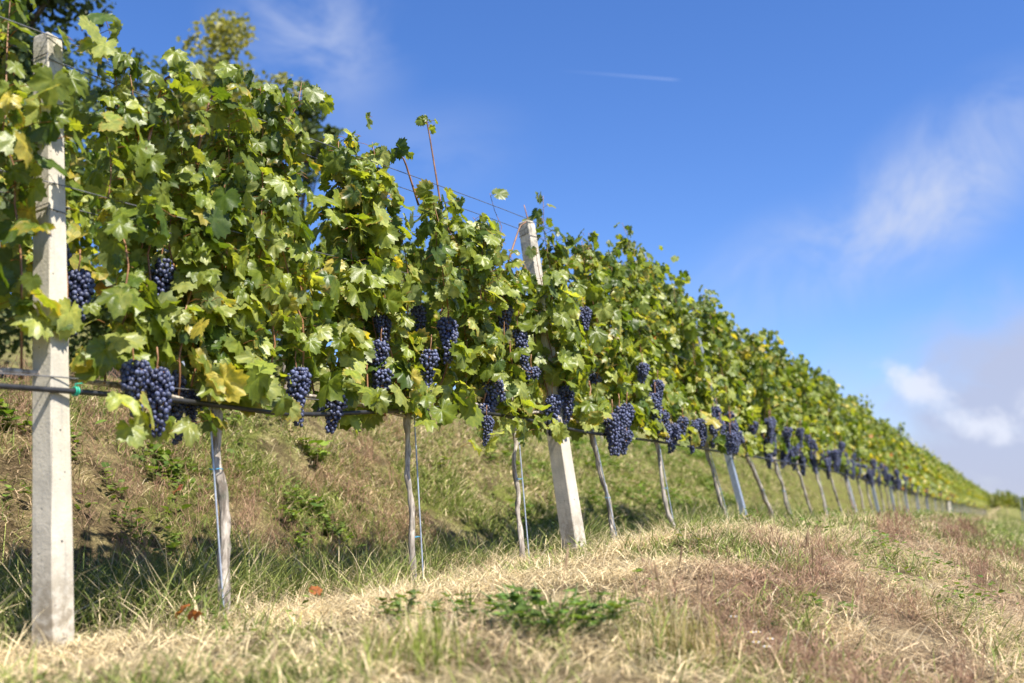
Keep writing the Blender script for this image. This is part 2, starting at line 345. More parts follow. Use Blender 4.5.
def field(seed, n, s0, s1, u0, u1, kind, name, label, hs=(.06, .2), wsz=.0026, clump=0, flat=0.):
    rg = rnd(seed); s, u, x, y, z = scatter(rg, n, s0, s1, u0, u1, clump); g = greenness(s, u); b = straw_tone(s, u); r = rg.random(len(s))
    keep = r < (g if kind == 'green' else np.clip(1.08-g, 0, 1))
    pn = fbm(s*3.1, u*3.1, 2, 70); keep &= rg.random(len(s)) < np.clip(.10+2.4*(pn-.28), .08, 1)
    s, u, x, y, z, b, g, pn = [v[keep] for v in (s, u, x, y, z, b, g, pn)]; N = len(s); D = np.hypot(x, y)
    H = (hs[0]+(hs[1]-hs[0])*rg.random(N)**1.6)*(.45+1.1*fbm(s*2.2, u*2.2, 2, 21)); Wd = wsz*(.6+.8*rg.random(N))*np.maximum(1, D/5)
    if kind == 'green':
        C = colmix(rg, N, GREEN, GREEN2)*1.08; bd = .4+1.5*rg.random(N); lush_shade = sstep(-.05, -.3, u)*sstep(-1.2, -.8, u); C = C*(1-.28*lush_shade[:, None]); H = H*(1+.25*lush_shade)  # strip behind the row: longer growth, blade colour darkened to deepen its shade
        C = C*(1-.0*u[:, None]); Wd = Wd*1.25
        yel = rg.random(N) < .18; C[yel] = PALE*.9*(.8+.4*rg.random((yel.sum(), 1)))
    else:
        C = (PALE*(1-b[:, None])+BROWN*b[:, None])*(.5+.95*rg.random((N, 1))); bd = .7+2.3*rg.random(N)+.5*(u < -1)
        lt = rg.random(N) < .12; C[lt] = np.array([.66, .56, .38])
        dk = rg.random(N) < .15; C[dk] *= .5
    tl = flat+(1.1 if kind == 'dry' else .7)*rg.random(N)*(1-flat/1.5); bd = np.where(tl+bd > 2.0, np.maximum(2.0-tl, .05), bd)
    return blades(np.stack([x, y, z-.008+(.03*rg.random(N) if flat else 0)], 1), H, Wd, heading(rg, N, (.6, -.35), .3), bd, C, rg, name, label, tilt=tl)
field(1, 210000, -2.5, 6, 0., 3.2, 'dry', 'dry_grass', 'pale dry straw grass covering the mound in front of the vines', (.045, .155), .0034, 14)
field(11, 110000, -2.5, 6, .0, 3.2, 'dry', 'grass_thatch', 'flattened tangle of bleached straw lying on the near mound', (.09, .24), .0036, 0, .95)
field(2, 190000, -2.5, 6, 0., 3.2, 'green', 'green_grass', 'short yellow green grass at the bottom edge of the near mound', (.045, .14), .0042, 16)
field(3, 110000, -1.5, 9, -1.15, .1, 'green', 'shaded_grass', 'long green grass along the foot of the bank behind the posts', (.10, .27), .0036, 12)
field(4, 40000, -1.5, 9, -1.2, .15, 'dry', 'foot_straw', 'dry straw mixed in the grass under the near vines', (.08, .22), .0026, 8)
field(5, 150000, -3, 12, -3.2, -.95, 'dry', 'bank_straw', 'brown dry grass on the bank behind the near vines', (.05, .15), .0036, 14)
field(6, 230000, -3, 12, -3.4, -.95, 'green', 'bank_grass', 'patches of green grass growing over the brown bank', (.04, .12), .0044, 14)
field(12, 80000, -3, 10, -3.2, -1.0, 'dry', 'bank_thatch', 'matted brown thatch lying on the bank behind the posts', (.08, .2), .004, 0, 1.05)
field(7, 110000, 6, 20, -3.4, 4.2, 'dry', 'far_straw', 'dry straw around the feet of the vines beyond the metal post', (.04, .12), .0026, 12)
field(8, 140000, 6, 20, -3.4, 4.2, 'green', 'far_grass', 'green grass beside the vines beyond the metal post', (.04, .11), .0030, 14)
field(9, 45000, 20, 95, -4, 12, 'dry', 'distant_straw', 'blurred dry grass in front of the far end of the row', (.08, .25), .0016, 6)
field(10, 60000, 20, 95, -4, 12, 'green', 'distant_grass', 'blurred green grass slope at the far right below the horizon', (.08, .22), .0018, 8)
# wiry dead stems with side twigs (bank and mound)
def dead_stems(seed, n, s0, s1, u0, u1, hh, name, label, thr=.35):
    rg = rnd(seed); s, u, x, y, z = scatter(rg, n, s0, s1, u0, u1, 14); b = straw_tone(s, u); k = rg.random(len(s)) < sstep(thr, thr+.3, b); s, u, x, y, z = [v[k] for v in (s, u, x, y, z)]
    N = len(s); P = np.stack([x, y, z], 1); H = hh*(.5+.8*rg.random(N)); D = np.hypot(x, y)
    hd = heading(rg, N); bd = .15+.7*rg.random(N); Pa, Ha, Wa, da, ba, Ca = [P], [H], [.0022*np.maximum(1, D/5)], [hd], [bd], [BROWN*(.5+.9*rg.random((N, 1)))]
    for k in range(7):
        t = .3+.65*rg.random(N); ang = bd*t; q_ = P.copy(); q_[:, :2] += hd*(H*(1-np.cos(ang))/bd)[:, None]; q_[:, 2] += H*np.sin(ang)/bd*.9
        Pa.append(q_); Ha.append(H*(.12+.3*rg.random(N))); Wa.append(.0020*np.maximum(1, D/5)); da.append(heading(rg, N)); ba.append(.5+.9*rg.random(N)); Ca.append(np.array([.36, .22, .14])*(.5+.9*rg.random((N, 1))))
    return blades(np.concatenate(Pa), np.concatenate(Ha), np.concatenate(Wa), np.concatenate(da), np.concatenate(ba), np.concatenate(Ca), rg, name, label, 'dead weeds', tilt=np.tile(.9*rg.random(N)**1.3, 8))
dead_stems(21, 7000, -2, 8, -2.9, -1.0, .2, 'dead_bank_weeds', 'tangled brown dead weeds on the bank behind the first posts')
dead_stems(22, 7500, -.5, 8, 1.0, 3.2, .135, 'dead_mound_weeds', 'wiry reddish brown dead weeds at the lower right of the mound', .3)

# ------------------------------------------------------------------ vine leaves
def leaf_template(n, rings, seed, lobes=1.):
    rg = rnd(seed); th = np.linspace(-PI, PI, n, endpoint=False)+PI/n; veins = np.radians([0, 52, -52, 108, -108]); ln = np.array([1., .86, .86, .64, .64])*(1+.08*(rg.random(5)-.5))
    r = np.zeros(n)
    for a, l in zip(veins, ln):
        d = np.abs((th-a+PI) % (2*PI)-PI); r = np.maximum(r, l*np.clip(1-(d/.62)**2*.30*lobes, 0, 1))
    d0 = PI-np.abs(th); r = np.maximum(r, .55); r = r*(.25+.75*sstep(.02, .38, d0))
    if n > 16: r = r*(1+.10*np.where(np.arange(n) % 2 == 0, 1, -1)*(.6+.6*rg.random(n)))
    V = [np.zeros((1, 3))]; vein = [np.array([1.])]; edge = [np.array([0.])]
    for f in rings:
        rr = r*f; x = np.sin(th)*rr; y = np.cos(th)*rr
        dv = np.min(np.abs((th[None]-veins[:, None]+PI) % (2*PI)-PI), 0)
        z = .22*rr**2*-.55-.10*np.abs(x)+f*.10*np.cos(th*5+.3)*-.5*1.0+.06*f*np.sin(th*3+rg.random()*6)+(rg.random(n)-.5)*.06*f
        z = z+.10*rr*np.clip(dv/.45, 0, 1)
        V.append(np.stack([x, y, z], 1)); vein.append(np.exp(-(dv/.10)**2)*(1-.5*f)); edge.append(np.full(n, f if f > .9 else 0.))
    V = np.concatenate(V); F3 = np.array([[0, 1+i, 1+(i+1) % n] for i in range(n) if i != n-1]); F4 = []
    for k in range(len(rings)-1):
        o = 1+k*n; F4 += [[o+i, o+n+i, o+n+(i+1) % n, o+(i+1) % n] for i in range(n) if i != n-1]
    V[:, 0] *= 1/1.5; V[:, 1] = V[:, 1]/1.5; V[:, 2] /= 1.5
    return V, F3[:, ::-1], np.array(F4, int).reshape(-1, 4)[:, ::-1], np.concatenate(vein), np.concatenate(edge)
LT = {0: [leaf_template(36, (.33, .68, 1.), 50+k, (1.3, .75, 1.05, .5, 1.5, .9, .3)[k]) for k in range(7)], 1: [leaf_template(20, (.55, 1.), 60+k, 1.1) for k in range(3)], 2: [leaf_template(10, (1.,), 70+k, 1.) for k in range(3)]}
def leaf_frames(o, rg, droop=.75, upn=.55, jit=.45):
    N = len(o); dn = np.array([0, 0, -1.])
    T = nrm(o*.45+dn*droop+rg.normal(0, .38, (N, 3))); n_ = nrm(o*.75+np.array([0, 0, upn])+rg.normal(0, jit, (N, 3))); B = nrm(np.cross(T, n_)); n_ = np.cross(B, T); return B, T, n_
def leaves_into(mb, P, o, size, C, lod, rg, droop=.75, brown=.12):
    if len(P) == 0: return
    B, T, Nn = leaf_frames(o, rg, droop); ti = rg.integers(0, len(LT[lod]), len(P))
    for k, (V, F3, F4, vein, edge) in enumerate(LT[lod]):
        m = ti == k; n = m.sum()
        if not n: continue
        s_ = size[m][:, None, None]; cz_ = (.3+2.1*rg.random(n))[:, None, None]*np.where(rg.random(n) < .12, -1, 1)[:, None, None]
        W_ = P[m][:, None]+s_*(V[None, :, 0:1]*B[m][:, None]*(.9+.2*rg.random((n, 1, 1)))+V[None, :, 1:2]*T[m][:, None]+cz_*V[None, :, 2:3]*Nn[m][:, None])
        c = C[m][:, None]*(1+.34*vein[None, :, None]*np.array([1.1, 1., .9])); ed = (edge[None, :]*(rg.random((n, 1)) < brown))[..., None]*(.35+.65*rg.random((n, len(V), 1)))
        c = c*(1-ed)+np.array([.42, .30, .07])*ed
        b = np.arange(n)[:, None]*len(V); F = [(b[:, None]+F3[None]).reshape(-1, 3)]
        if len(F4): F.append((b[:, None]+F4[None]).reshape(-1, 4))
        mb.add(W_.reshape(-1, 3), F, c.reshape(-1, 3))
LC = np.array([[.066, .108, .016], [.135, .18, .024], [.20, .245, .040], [.29, .325, .088], [.42, .36, .07], [.46, .20, .035]])
def leaf_cols(rg, n, h, yellow=.0):
    """h 0 (fruit zone) .. 1 (top)"""
    p = np.stack([.13+.15*h, .26+.10*h, .33+.0*h, .25-.16*h, .012+.20*yellow*(1-h), .04*np.clip(yellow-.2, 0, 2)*(1-h)], 1); p = np.clip(p, 0, 1); p /= p.sum(1, keepdims=True)
    k = (rg.random((n, 1)) > np.cumsum(p, 1)).sum(1).clip(0, 5); return LC[k]*(.8+.42*rg.random((n, 1)))

# ------------------------------------------------------------------ grape bunches
def ico(level):
    t = (1+5**.5)/2; V = nrm(np.array([(-1, t, 0), (1, t, 0), (-1, -t, 0), (1, -t, 0), (0, -1, t), (0, 1, t), (0, -1, -t), (0, 1, -t), (t, 0, -1), (t, 0, 1), (-t, 0, -1), (-t, 0, 1)], float))
    F = [(0, 11, 5), (0, 5, 1), (0, 1, 7), (0, 7, 10), (0, 10, 11), (1, 5, 9), (5, 11, 4), (11, 10, 2), (10, 7, 6), (7, 1, 8), (3, 9, 4), (3, 4, 2), (3, 2, 6), (3, 6, 8), (3, 8, 9), (4, 9, 5), (2, 4, 11), (6, 2, 10), (8, 6, 7), (9, 8, 1)]
    for _ in range(level):
        V = list(V); ca = {}; G = []
        def mid(a, b):
            k = (min(a, b), max(a, b))
            if k not in ca: ca[k] = len(V); V.append((V[a]+V[b])/np.linalg.norm(V[a]+V[b]))
            return ca[k]
        for a, b, c in F: x, y, z = mid(a, b), mid(b, c), mid(c, a); G += [(a, x, z), (b, y, x), (c, z, y), (x, y, z)]
        F = G; V = np.array(V)
    return V, np.array(F)
def bunch_mesh(seed, L, R, level, wing, tries):
    rg = rnd(seed); pts = []; L = L*(1.2 if level > 0 else 1.); R = R*(1.2 if level > 0 else 1.); br = .0074 if level > 0 else .0105; sp_ = br*1.66
    k = 0
    while k < tries:
        k += 1; t = rg.random()**1.1; z = -.012-L*t; rad = R*(1-.72*t)*min(1, .55+t*3)
        c = np.array([math.sin(t*4+seed)*.008, math.cos(t*3+seed)*.008, z])
        if wing and rg.random() < .3: t2 = rg.random(); c = np.array([.022+.03*t2, 0, -.02-.5*L*t2]); rad = R*.5*(1-.5*t2)
        a = rg.random()*2*PI; q_ = rad*math.sqrt(rg.random()*.65+.35); p = c+np.array([math.cos(a)*q_, math.sin(a)*q_, 0])
        if all((p[0]-o[0])**2+(p[1]-o[1])**2+(p[2]-o[2])**2 > sp_*sp_ for o in pts): pts.append(p)
    V, F = ico(level); mb = MB()
    for p in pts:
        r = br*(.80+.32*rg.random()); mb.add(V*np.array([r, r, r*1.06])+p, [F], np.array([1, 1, 1])*(.55+.8*rg.random())*np.array([1., .97+.06*rg.random(), 1.]))
    me = mb.mesh('grape_bunch', M['grape'], True)
    st = MB(); st.tube([(0, 0, .05), (.003, .002, .02), (0, 0, -.01), (math.sin(seed)*.004, 0, -L*.5), (0, 0, -L*.92)], [.0024, .0024, .0022, .0016, .001], 6)
    for p in pts[::4]: st.tube([(0, 0, p[2]+.012), tuple(p*.55+np.array([0, 0, p[2]*.45+.005])), tuple(p)], .0009, 3, cap=False)
    return me, st.mesh('stalk', M['stalk'], True)
BN = [bunch_mesh(200+k, L, R, 2 if k < 4 else 1, wg, 4200) for k, (L, R, wg) in enumerate([(.15, .038, 0), (.125, .040, 1), (.17, .034, 0), (.14, .036, 1), (.13, .034, 0), (.11, .036, 1)])]
BF = [bunch_mesh(300+k, .15, .042, 0, k % 2, 500) for k in range(3)]
def hang_bunch(parent, p, k, far=False, sc_=1., rz=0., tilt=0.):
    me, st = (BF if far else BN)[k % (3 if far else 6)]
    o = link('grape_bunch', me, parent, p, rz); o.scale = (sc_, sc_, sc_*1.06); o.rotation_euler = (tilt, tilt*.5, rz)
    if not far: link('stalk', st, o)
    return o

# ------------------------------------------------------------------ a vine, built in its own frame: +x along the row, +y uphill, z up
def smooth_path(P, n):
    P = np.asarray(P, float); t = np.linspace(0, len(P)-1, n); return np.stack([np.interp(t, np.arange(len(P)), P[:, i]) for i in range(3)], 1)
def make_vine(seed, ln, head, arm, lod, top=1.88, nsh=12, trunk_r=.021, yellow=0., bunches=None, knee=0., gap=None, extra=None, name='grapevine', parts=True, dens=1., s0=None, clusters=None):
    """head: x offset and height of the trunk head; arm: length of fruiting arm; ln: lean (uphill shift per metre)"""
    rg = rnd(seed); root = bpy.data.objects.new(name, None); COL.objects.link(root); root.empty_display_size = .1
    hx, hh = head; Y_ = lambda z: ln*z
    # trunk
    P = [(0, 0, -.10)]; k = 9
    for i in range(1, k):
        t = i/(k-1); z = hh*t; P.append((hx*t+knee*math.sin(t*PI)+rg.normal(0, .006), Y_(z)+rg.normal(0, .006), z))
    P = smooth_path(P, 22); R = trunk_r*(1.18-.34*np.linspace(0, 1, 22))*(1+.13*np.sin(np.arange(22)*1.9+seed)+.1*rg.random(22)); R[-4:] *= np.array([1.1, 1.35, 1.45, 1.2])
    P[:, 0] += .012*np.sin(np.arange(22)*.55+seed)*np.linspace(0, 1, 22)[::-1]; R = R*.70; MB().tube(P, R, 10 if lod < 2 else 6, jit=.45, rg=rg).build('trunk', M['bark'], root, smooth=True)
    if parts:
        a = MB(); hp = P[-1]
        a.tube(smooth_path([hp, hp+(.05, .0, .05), hp+(arm*.3, .01, .08), hp+(arm*.7, -.01, .06), hp+(arm, 0, .03)], 16), np.linspace(trunk_r*.6, .006, 16), 7, jit=.3, rg=rg)
        a.tube(smooth_path([hp-(0, 0, .02), hp+(-.03, .0, .06), hp+(-.02, -.01, .13)], 6), np.linspace(trunk_r*.6, .008, 6), 6, jit=.3, rg=rg)
        a.build('fruiting_arm', M['bark'], root, smooth=True)
    fol = MB(); LP, LO, LS, LH = [], [], [], []
    xs = np.linspace(-.12, arm, nsh)+rg.normal(0, .022, nsh)
    for i in range(nsh):
        x0 = hx+xs[i]; z0 = hh+.06+rg.normal(0, .02); tp = (top+.07)*(.94+.10*rg.random())+(rg.random() < .22)*.15-(rg.random() < .2)*.12
        if gap is not None and abs(x0-gap) < .1: tp -= .25
        if s0 is not None and abs(x0+s0-2.95) < .33: tp = min(tp, 1.66+.06*rg.random())
        npts = 14; t = np.linspace(0, 1, npts); zz = z0+(tp-z0)*t
        xx = x0+np.cumsum(rg.normal(0, .022, npts))+.03*rg.normal()*t; side = rg.normal(.035, .06); yo = side*np.sin(t*PI*.8)+np.cumsum(rg.normal(0, .012, npts))
        yo = np.clip(yo, -.16, .16); yw = Y_(zz)+yo; P = np.stack([xx, yw, zz], 1)
        if rg.random() < .35: P[-3:, 2] -= np.array([.0, .03, .10]); P[-3:, 1] += (np.array([.02, .06, .12])*rg.choice([-1, 1]))
        if parts: MB().tube(P, np.linspace(.0042, .0015, npts), 5).build('shoot', M['shoot'], root, smooth=True)
        nl = int(43*dens*(tp-z0)/1.1); tt = (np.arange(nl)+rg.random(nl)*.6)/nl; q_ = np.stack([np.interp(tt, t, P[:, j]) for j in range(3)], 1)
        LP.append(q_); sd_ = np.where(rg.random(nl) < .58, -1, 1); az = rg.normal(0, .75, nl); LO.append(np.stack([np.sin(az), sd_*np.cos(az), np.zeros(nl)], 1)); LS.append((.068+.072*rg.random(nl)**1.3)*(1-.35*tt**3)); LH.append(tt)
        nl2 = int(26*dens); tt = rg.random(nl2)**.8; q_ = np.stack([np.interp(tt, t, P[:, j]) for j in range(3)], 1)+rg.normal(0, .05, (nl2, 3)); LP.append(q_); az = rg.normal(0, .9, nl2); sd_ = np.where(rg.random(nl2) < .6, -1, 1)
        LO.append(np.stack([np.sin(az), sd_*np.cos(az), np.zeros(nl2)], 1)); LS.append(.045+.05*rg.random(nl2)); LH.append(tt)
    # a fringe of leaves hanging at the fruit zone
    nf = int(26*dens*(arm+.1)); q_ = np.stack([hx-.12+(arm+.14)*rg.random(nf), Y_(hh)+rg.normal(0, .06, nf), hh-.01+.17*rg.random(nf)], 1); LP.append(q_); sd_ = np.where(rg.random(nf) < .65, -1, 1); az = rg.normal(0, .7, nf)
    LO.append(np.stack([np.sin(az), sd_*np.cos(az), np.zeros(nf)], 1)); LS.append(.09+.06*rg.random(nf)); LH.append(np.zeros(nf))
    for e in (extra or []):
        P = np.array(e['path'], float); P = smooth_path(P, 10); P[:, 1] += Y_(P[:, 2])
        MB().tube(P, np.linspace(.006, .003, 10), 5).build('shoot', M['shoot'], root, smooth=True)
        t = np.linspace(0, 1, 10); n_ = e.get('n', 6); tt = e.get('from', .0)+(1-e.get('from', .0))*rg.random(n_); tt[-1] = 1.; q_ = np.stack([np.interp(tt, t, P[:, j]) for j in range(3)], 1); LP.append(q_); az = rg.normal(0, 1., n_)
        LO.append(np.stack([np.sin(az), -np.cos(az), np.zeros(n_)], 1)); LS.append(e.get('size', .07)*(.7+.5*rg.random(n_))); LH.append(np.full(n_, .8))
    for (cx_, cy_, cz2, n_, r_, sz_) in (clusters or []):
        q_ = np.array([cx_, Y_(cz2)+cy_, cz2])+rg.normal(0, 1, (n_, 3))*np.array([r_, .03, r_]); LP.append(q_); az = rg.normal(0, .6, n_); LO.append(np.stack([np.sin(az), -np.cos(az), np.zeros(n_)], 1)); LS.append(sz_*(.75+.5*rg.random(n_))); LH.append(np.zeros(n_)+.1)
    LP, LO, LS, LH = map(np.concatenate, (LP, LO, LS, LH))
    if s0 is not None: # leaves pulled away in front of the fruit
        keep = np.ones(len(LP), bool); campos = np.array([-1.72-s0, -2.62, .46])
        for (bs, by, bz, k_, sc_) in (b_ for b_ in ALLB if -1.6 < b_[0]-s0 < 3.2):
            bx = bs-s0
            c = np.array([bx, Y_(bz)+by, bz-.0*sc_]); d = nrm(campos-c); w_ = LP+LO*.08-np.array([0, 0, .03])-c; a_ = w_@d; r_ = np.linalg.norm(w_-a_[:, None]*d, axis=1); keep &= ~((a_ > 0) & (r_ < .085*sc_) & (rg.random(len(LP)) < (.95 if s0 < 6 else .5)))
        LP, LO, LS, LH = LP[keep], LO[keep], LS[keep], LH[keep]
    if s0 is not None: # leaves thinned in front of the two concrete posts
        st_ = LP[:, 0]+s0; off = LP[:, 1]-Y_(LP[:, 2]); hz_ = LP[:, 2]; kill = (np.abs(st_-.03) < .12) & (off < .03) & (hz_ > 1.05) & (rg.random(len(LP)) < .50)
        kill |= (st_ < .07) & (st_ > -.9) & (hz_ < .93) & (rg.random(len(LP)) < .9)
        kill |= (np.abs(st_-2.93) < .30) & (hz_ > 1.56) & (rg.random(len(LP)) < .95); LP, LO, LS, LH = LP[~kill], LO[~kill], LS[~kill], LH[~kill]
    n = len(LP)
    pl = (.035+.06*rg.random(n))*np.where(LS < .08, .6, 1.); up = .25+.5*rg.random(n)
    Q = LP+LO*pl[:, None]+np.array([0, 0, 1.])*(pl*up*.5)[:, None]
    C = leaf_cols(rg, n, np.clip(LH, 0, 1), yellow)
    leaves_into(fol, Q, LO, LS*(1.0 if lod < 2 else 1.12), C, lod, rg)
    if lod == 0: # petioles
        for a_, b_ in zip(LP[::1], Q[::1]):
            m_ = (a_+b_)/2+(0, 0, .006); fol.tube([a_, m_, b_], .0013, 3, col=(.30, .16, .07), cap=False)
    fol.build('foliage', M['leaf'], root, smooth=(lod == 0))
    for (bx, by, bz, k_, s_) in (bunches or []):
        hang_bunch(root, (bx, Y_(bz)+by, bz), k_, lod >= 2, s_, rg.random()*6, rg.normal(0, .08))
    return root
def place_on_row(root, s, u=0., dz=0.):
    x, y = su2xy(s, u); root.location = (float(x), float(y), float(gz(s, u, False))+dz); root.rotation_euler = (0, 0, float(tang(s)))

# bunches read off the photograph as (station along the row, side, height of the middle)
BUN = [(.03, .06, .66, 4, .9), (.16, .09, 1.10, 0, 1.0), (.10, .12, 1.18, 2, 1.), (.23, -.08, .80, 1, .95), (.31, -.09, .78, 0, 1.0), (.50, .05, .80, 2, 1.0), (.47, .07, 1.20, 2, 1.), (.56, .06, .72, 5, .8),
       (.965, -.05, .82, 0, 1.0), (1.15, -.07, .745, 5, .95), (1.53, -.02, 1.13, 4, .9), (1.50, -.03, 1.0, 0, 1.), (1.49, -.03, .88, 5, 1.0), (1.89, -.11, 1.11, 0, 1.05), (1.80, -.06, .95, 2, 1.05), (1.84, .0, 1.18, 4, .9), (2.28, -.05, .87, 1, 1.1), (2.19, -.06, .70, 4, .75), (2.24, -.02, .76, 5, .8),
       (2.62, -.05, 1.14, 2, 1.0), (2.58, -.02, 1.26, 4, 1.), (2.80, -.10, .80, 0, 1.), (2.74, -.03, .95, 5, 1.), (3.0, -.08, .87, 3, 1.), (3.10, .06, .77, 2, .9), (3.40, -.04, 1.36, 5, .9), (3.52, -.06, .72, 0, 1.15), (3.64, -.06, .76, 2, 1.2), (3.80, -.05, .80, 3, 1.1), (3.70, -.06, .64, 5, .9), (3.62, .0, .98, 4, 1.),
       (4.20, -.05, 1.12, 1, .9), (4.42, -.06, 1.02, 0, 1.), (4.50, -.05, .80, 3, 1.1), (4.64, -.05, .72, 1, 1.1), (4.35, -.05, .92, 2, 1.1), (5.0, -.03, .80, 4, 1.), (5.23, -.05, .79, 2, 1.), (5.4, -.05, .82, 0, 1.), (5.75, -.03, .80, 4, 1.), (5.98, -.06, .83, 0, 1.), (6.2, -.05, .85, 3, 1.), (6.75, -.05, .90, 2, 1.05)]
VS = [  # station, head offset x, head height, arm length, trunk radius, knee
 (-1.45, 0, .72, .95, .02, 0), (-.42, .02, .72, .98, .02, 0), (.62, -.02, .72, 1.02, .024, .004), (1.61, .055, .74, .80, .017, -.012), (2.45, .065, .70, .98, .016, .0), (3.51, -.10, .69, 1.0, .018, .05), (4.53, .015, .75, 1.3, .018, 0), (5.98, -.15, .69, 1.4, .02, -.03),
 (7.60, -.5, .72, 1.1, .024, .02), (8.35, -.15, .70, 1.1, .020, 0), (9.50, -.22, .70, 1.0, .020, 0), (10.38, .0, .70, 1.1, .018, 0), (11.55, -.2, .7, 1.1, .020, 0)]
s_ = 12.75; rg0 = rnd(5)
while s_ < 21: VS.append((s_, rg0.normal(0, .06), .70, 1.15, .020, rg0.normal(0, .02))); s_ += 1.02+.15*rg0.random()
NEAR_LABELS = ['grapevine beyond the left edge, furthest left of the row', 'large leaved grapevine around the first concrete post at the left edge',
 'near grapevine with pale bark trunk just right of the first concrete post', 'grapevine on the thin upright trunk, second right of the first concrete post',
 'grapevine on the dark trunk just left of the leaning middle concrete post', 'grapevine on the bent trunk just right of the leaning second concrete post',
 'grapevine with orange leaves, second trunk past the middle concrete post', 'grapevine on the slanting thin trunk just left of the nearest galvanised metal post',
 'grapevine on the thick slanting trunk just right of the nearest metal post', 'second grapevine to the right of the nearest galvanised metal post', 'third grapevine to the right of the nearest galvanised metal post',
 'fourth grapevine to the right of the nearest galvanised metal post', 'grapevine just left of the second galvanised metal post']
ALLB = list(BUN)
CLU = [(1.30, -.02, 1.78, 7, .07, .10), (1.32, -.04, 1.55, 9, .08, .10), (1.25, -.03, 1.32, 9, .08, .10), (1.20, -.03, 1.12, 9, .07, .11), (1.42, -.02, 1.68, 8, .07, .09), (1.05, -.03, 1.0, 6, .06, .1), (.04, -.09, 1.30, 3, .05, .11), (.12, -.08, 1.88, 5, .06, .09), (.25, 0, 1.92, 6, .06, .09),
  # station, side, height, leaves, spread, size: leaves hanging under the pipe and across the posts
 (.19, -.09, .70, 7, .035, .10), (.40, -.03, .69, 6, .03, .10), (.62, -.06, .79, 5, .04, .12), (.05, -.12, 1.03, 3, .03, .10), (.05, -.10, 1.78, 3, .04, .10), (-.05, -.1, 1.15, 4, .05, .10), (-.12, -.1, 1.5, 8, .06, .1), (.75, -.07, .80, 6, .06, .11), (1.25, -.06, .84, 6, .05, .11),
 (2.08, -.05, .64, 6, .04, .10), (2.40, -.06, .70, 6, .04, .10), (2.70, -.09, .72, 5, .04, .10), (2.93, -.13, .92, 9, .06, .10), (2.96, -.13, 1.08, 10, .06, .10), (3.0, -.13, 1.22, 10, .06, .10), (3.02, -.13, 1.36, 8, .06, .10), (3.15, -.1, .76, 5, .04, .10), (4.3, -.1, .76, 8, .06, .10), (4.60, -.08, .84, 9, .07, .10), (5.85, -.08, .82, 9, .08, .10), (1.62, -.05, .80, 5, .05, .09), (3.42, -.04, .80, 8, .06, .10), (4.9, -.1, .74, 8, .06, .11), (5.5, -.1, .76, 8, .06, .11), (6.35, -.12, .95, 10, .08, .12)]
for i, (s, hx, hh, arm, tr_, knee) in enumerate(VS):
    if s >= 5.9:
        for _ in range(7): ALLB.append((s+hx+rg0.random()*1.1, rg0.normal(-.08, .06), .72+.26*rg0.random()**1.5, int(rg0.integers(6)), 1.05+.12*rg0.random()))
ALLB = [(a, (b-.06 if 3.2 < a < 6 and b < 0 else b), c, d, e) for a, b, c, d, e in ALLB]
ORD = ['first', 'second', 'third', 'fourth', 'fifth', 'sixth', 'seventh', 'eighth', 'ninth', 'tenth']
GV = 'grapevines trained along the near row'
for i, (s, hx, hh, arm, tr_, knee) in enumerate(VS):
    lod = 0 if s < 4.2 else 1; nxt = VS[i+1][0]+VS[i+1][1] if i+1 < len(VS) else s+1.1; arm_ = max(.7, nxt-(s+hx)+.02); prv = VS[i-1][0] if i else -9
    bl = []
    lo_, hi_ = s+hx-.05, nxt-.05
    for (bs, by, bz, k_, sc_) in ALLB:
        if lo_ <= bs < hi_ or (i == 1 and False): bl.append((bs-s, by, bz+.075*sc_, k_, sc_*1.10))
    if i == 0:
        for _ in range(4): bl.append((rg0.random()*arm_*.8, -.05, .80+.3*rg0.random(), int(rg0.integers(6)), 1.))
    gp = None; ex = None
    if i == 4: gp = None
    if i == 3: ex = [dict(path=[(.45, -.02, 1.4), (.44, -.03, 1.8), (.40, -.04, 2.13), (.375, -.05, 2.21)], n=6, size=.045, **{'from': .88}), dict(path=[(.30, 0, 1.75), (.20, -.02, 1.95), (.13, -.03, 1.97)], n=3, size=.085, **{'from': .8})]
    if i == 4: ex = [dict(path=[(.25, 0, 1.6), (.36, -.04, 1.82), (.42, -.05, 1.86)], n=5, size=.09, **{'from': .6}), dict(path=[(.62, 0, 1.5), (.60, .03, 1.9), (.59, .04, 2.02)], n=6, size=.07, **{'from': .5})]
    if i == 2: ex = [dict(path=[(-.30, -.05, 1.55), (-.22, -.06, 1.86), (-.12, -.06, 1.95)], n=10, size=.09, **{'from': .2}), dict(path=[(-.05, 0, 1.6), (.02, -.03, 1.9), (.12, -.04, 2.02)], n=9, size=.08, **{'from': .3})]
    yel = 0.15+.35*float(sstep(3.9, 4.4, s)*sstep(6, 5.4, s))+.9*float(sstep(13, 19, s))
    v = make_vine(1000+i*7, float(lean(s)), (hx, hh), arm_, lod, top=[1.86, 1.86, 1.88, 1.76, 1.72, 1.90, 1.98, 2.04][i] if i < 8 else 2.04-.012*i, nsh=max(8, int(arm_*11.5)), trunk_r=tr_, yellow=yel, bunches=bl, knee=knee, extra=ex, parts=(s < 12), s0=s, clusters=[(a-s, b, c, d, e, f) for a, b, c, d, e, f in CLU if lo_ <= a < hi_])
    place_on_row(v, s)
    tag(v, NEAR_LABELS[i] if i < len(NEAR_LABELS) else '%s grapevine to the right of the second galvanised metal post' % ORD[i-len(NEAR_LABELS)], 'grapevine', GV)
s_far0 = s_
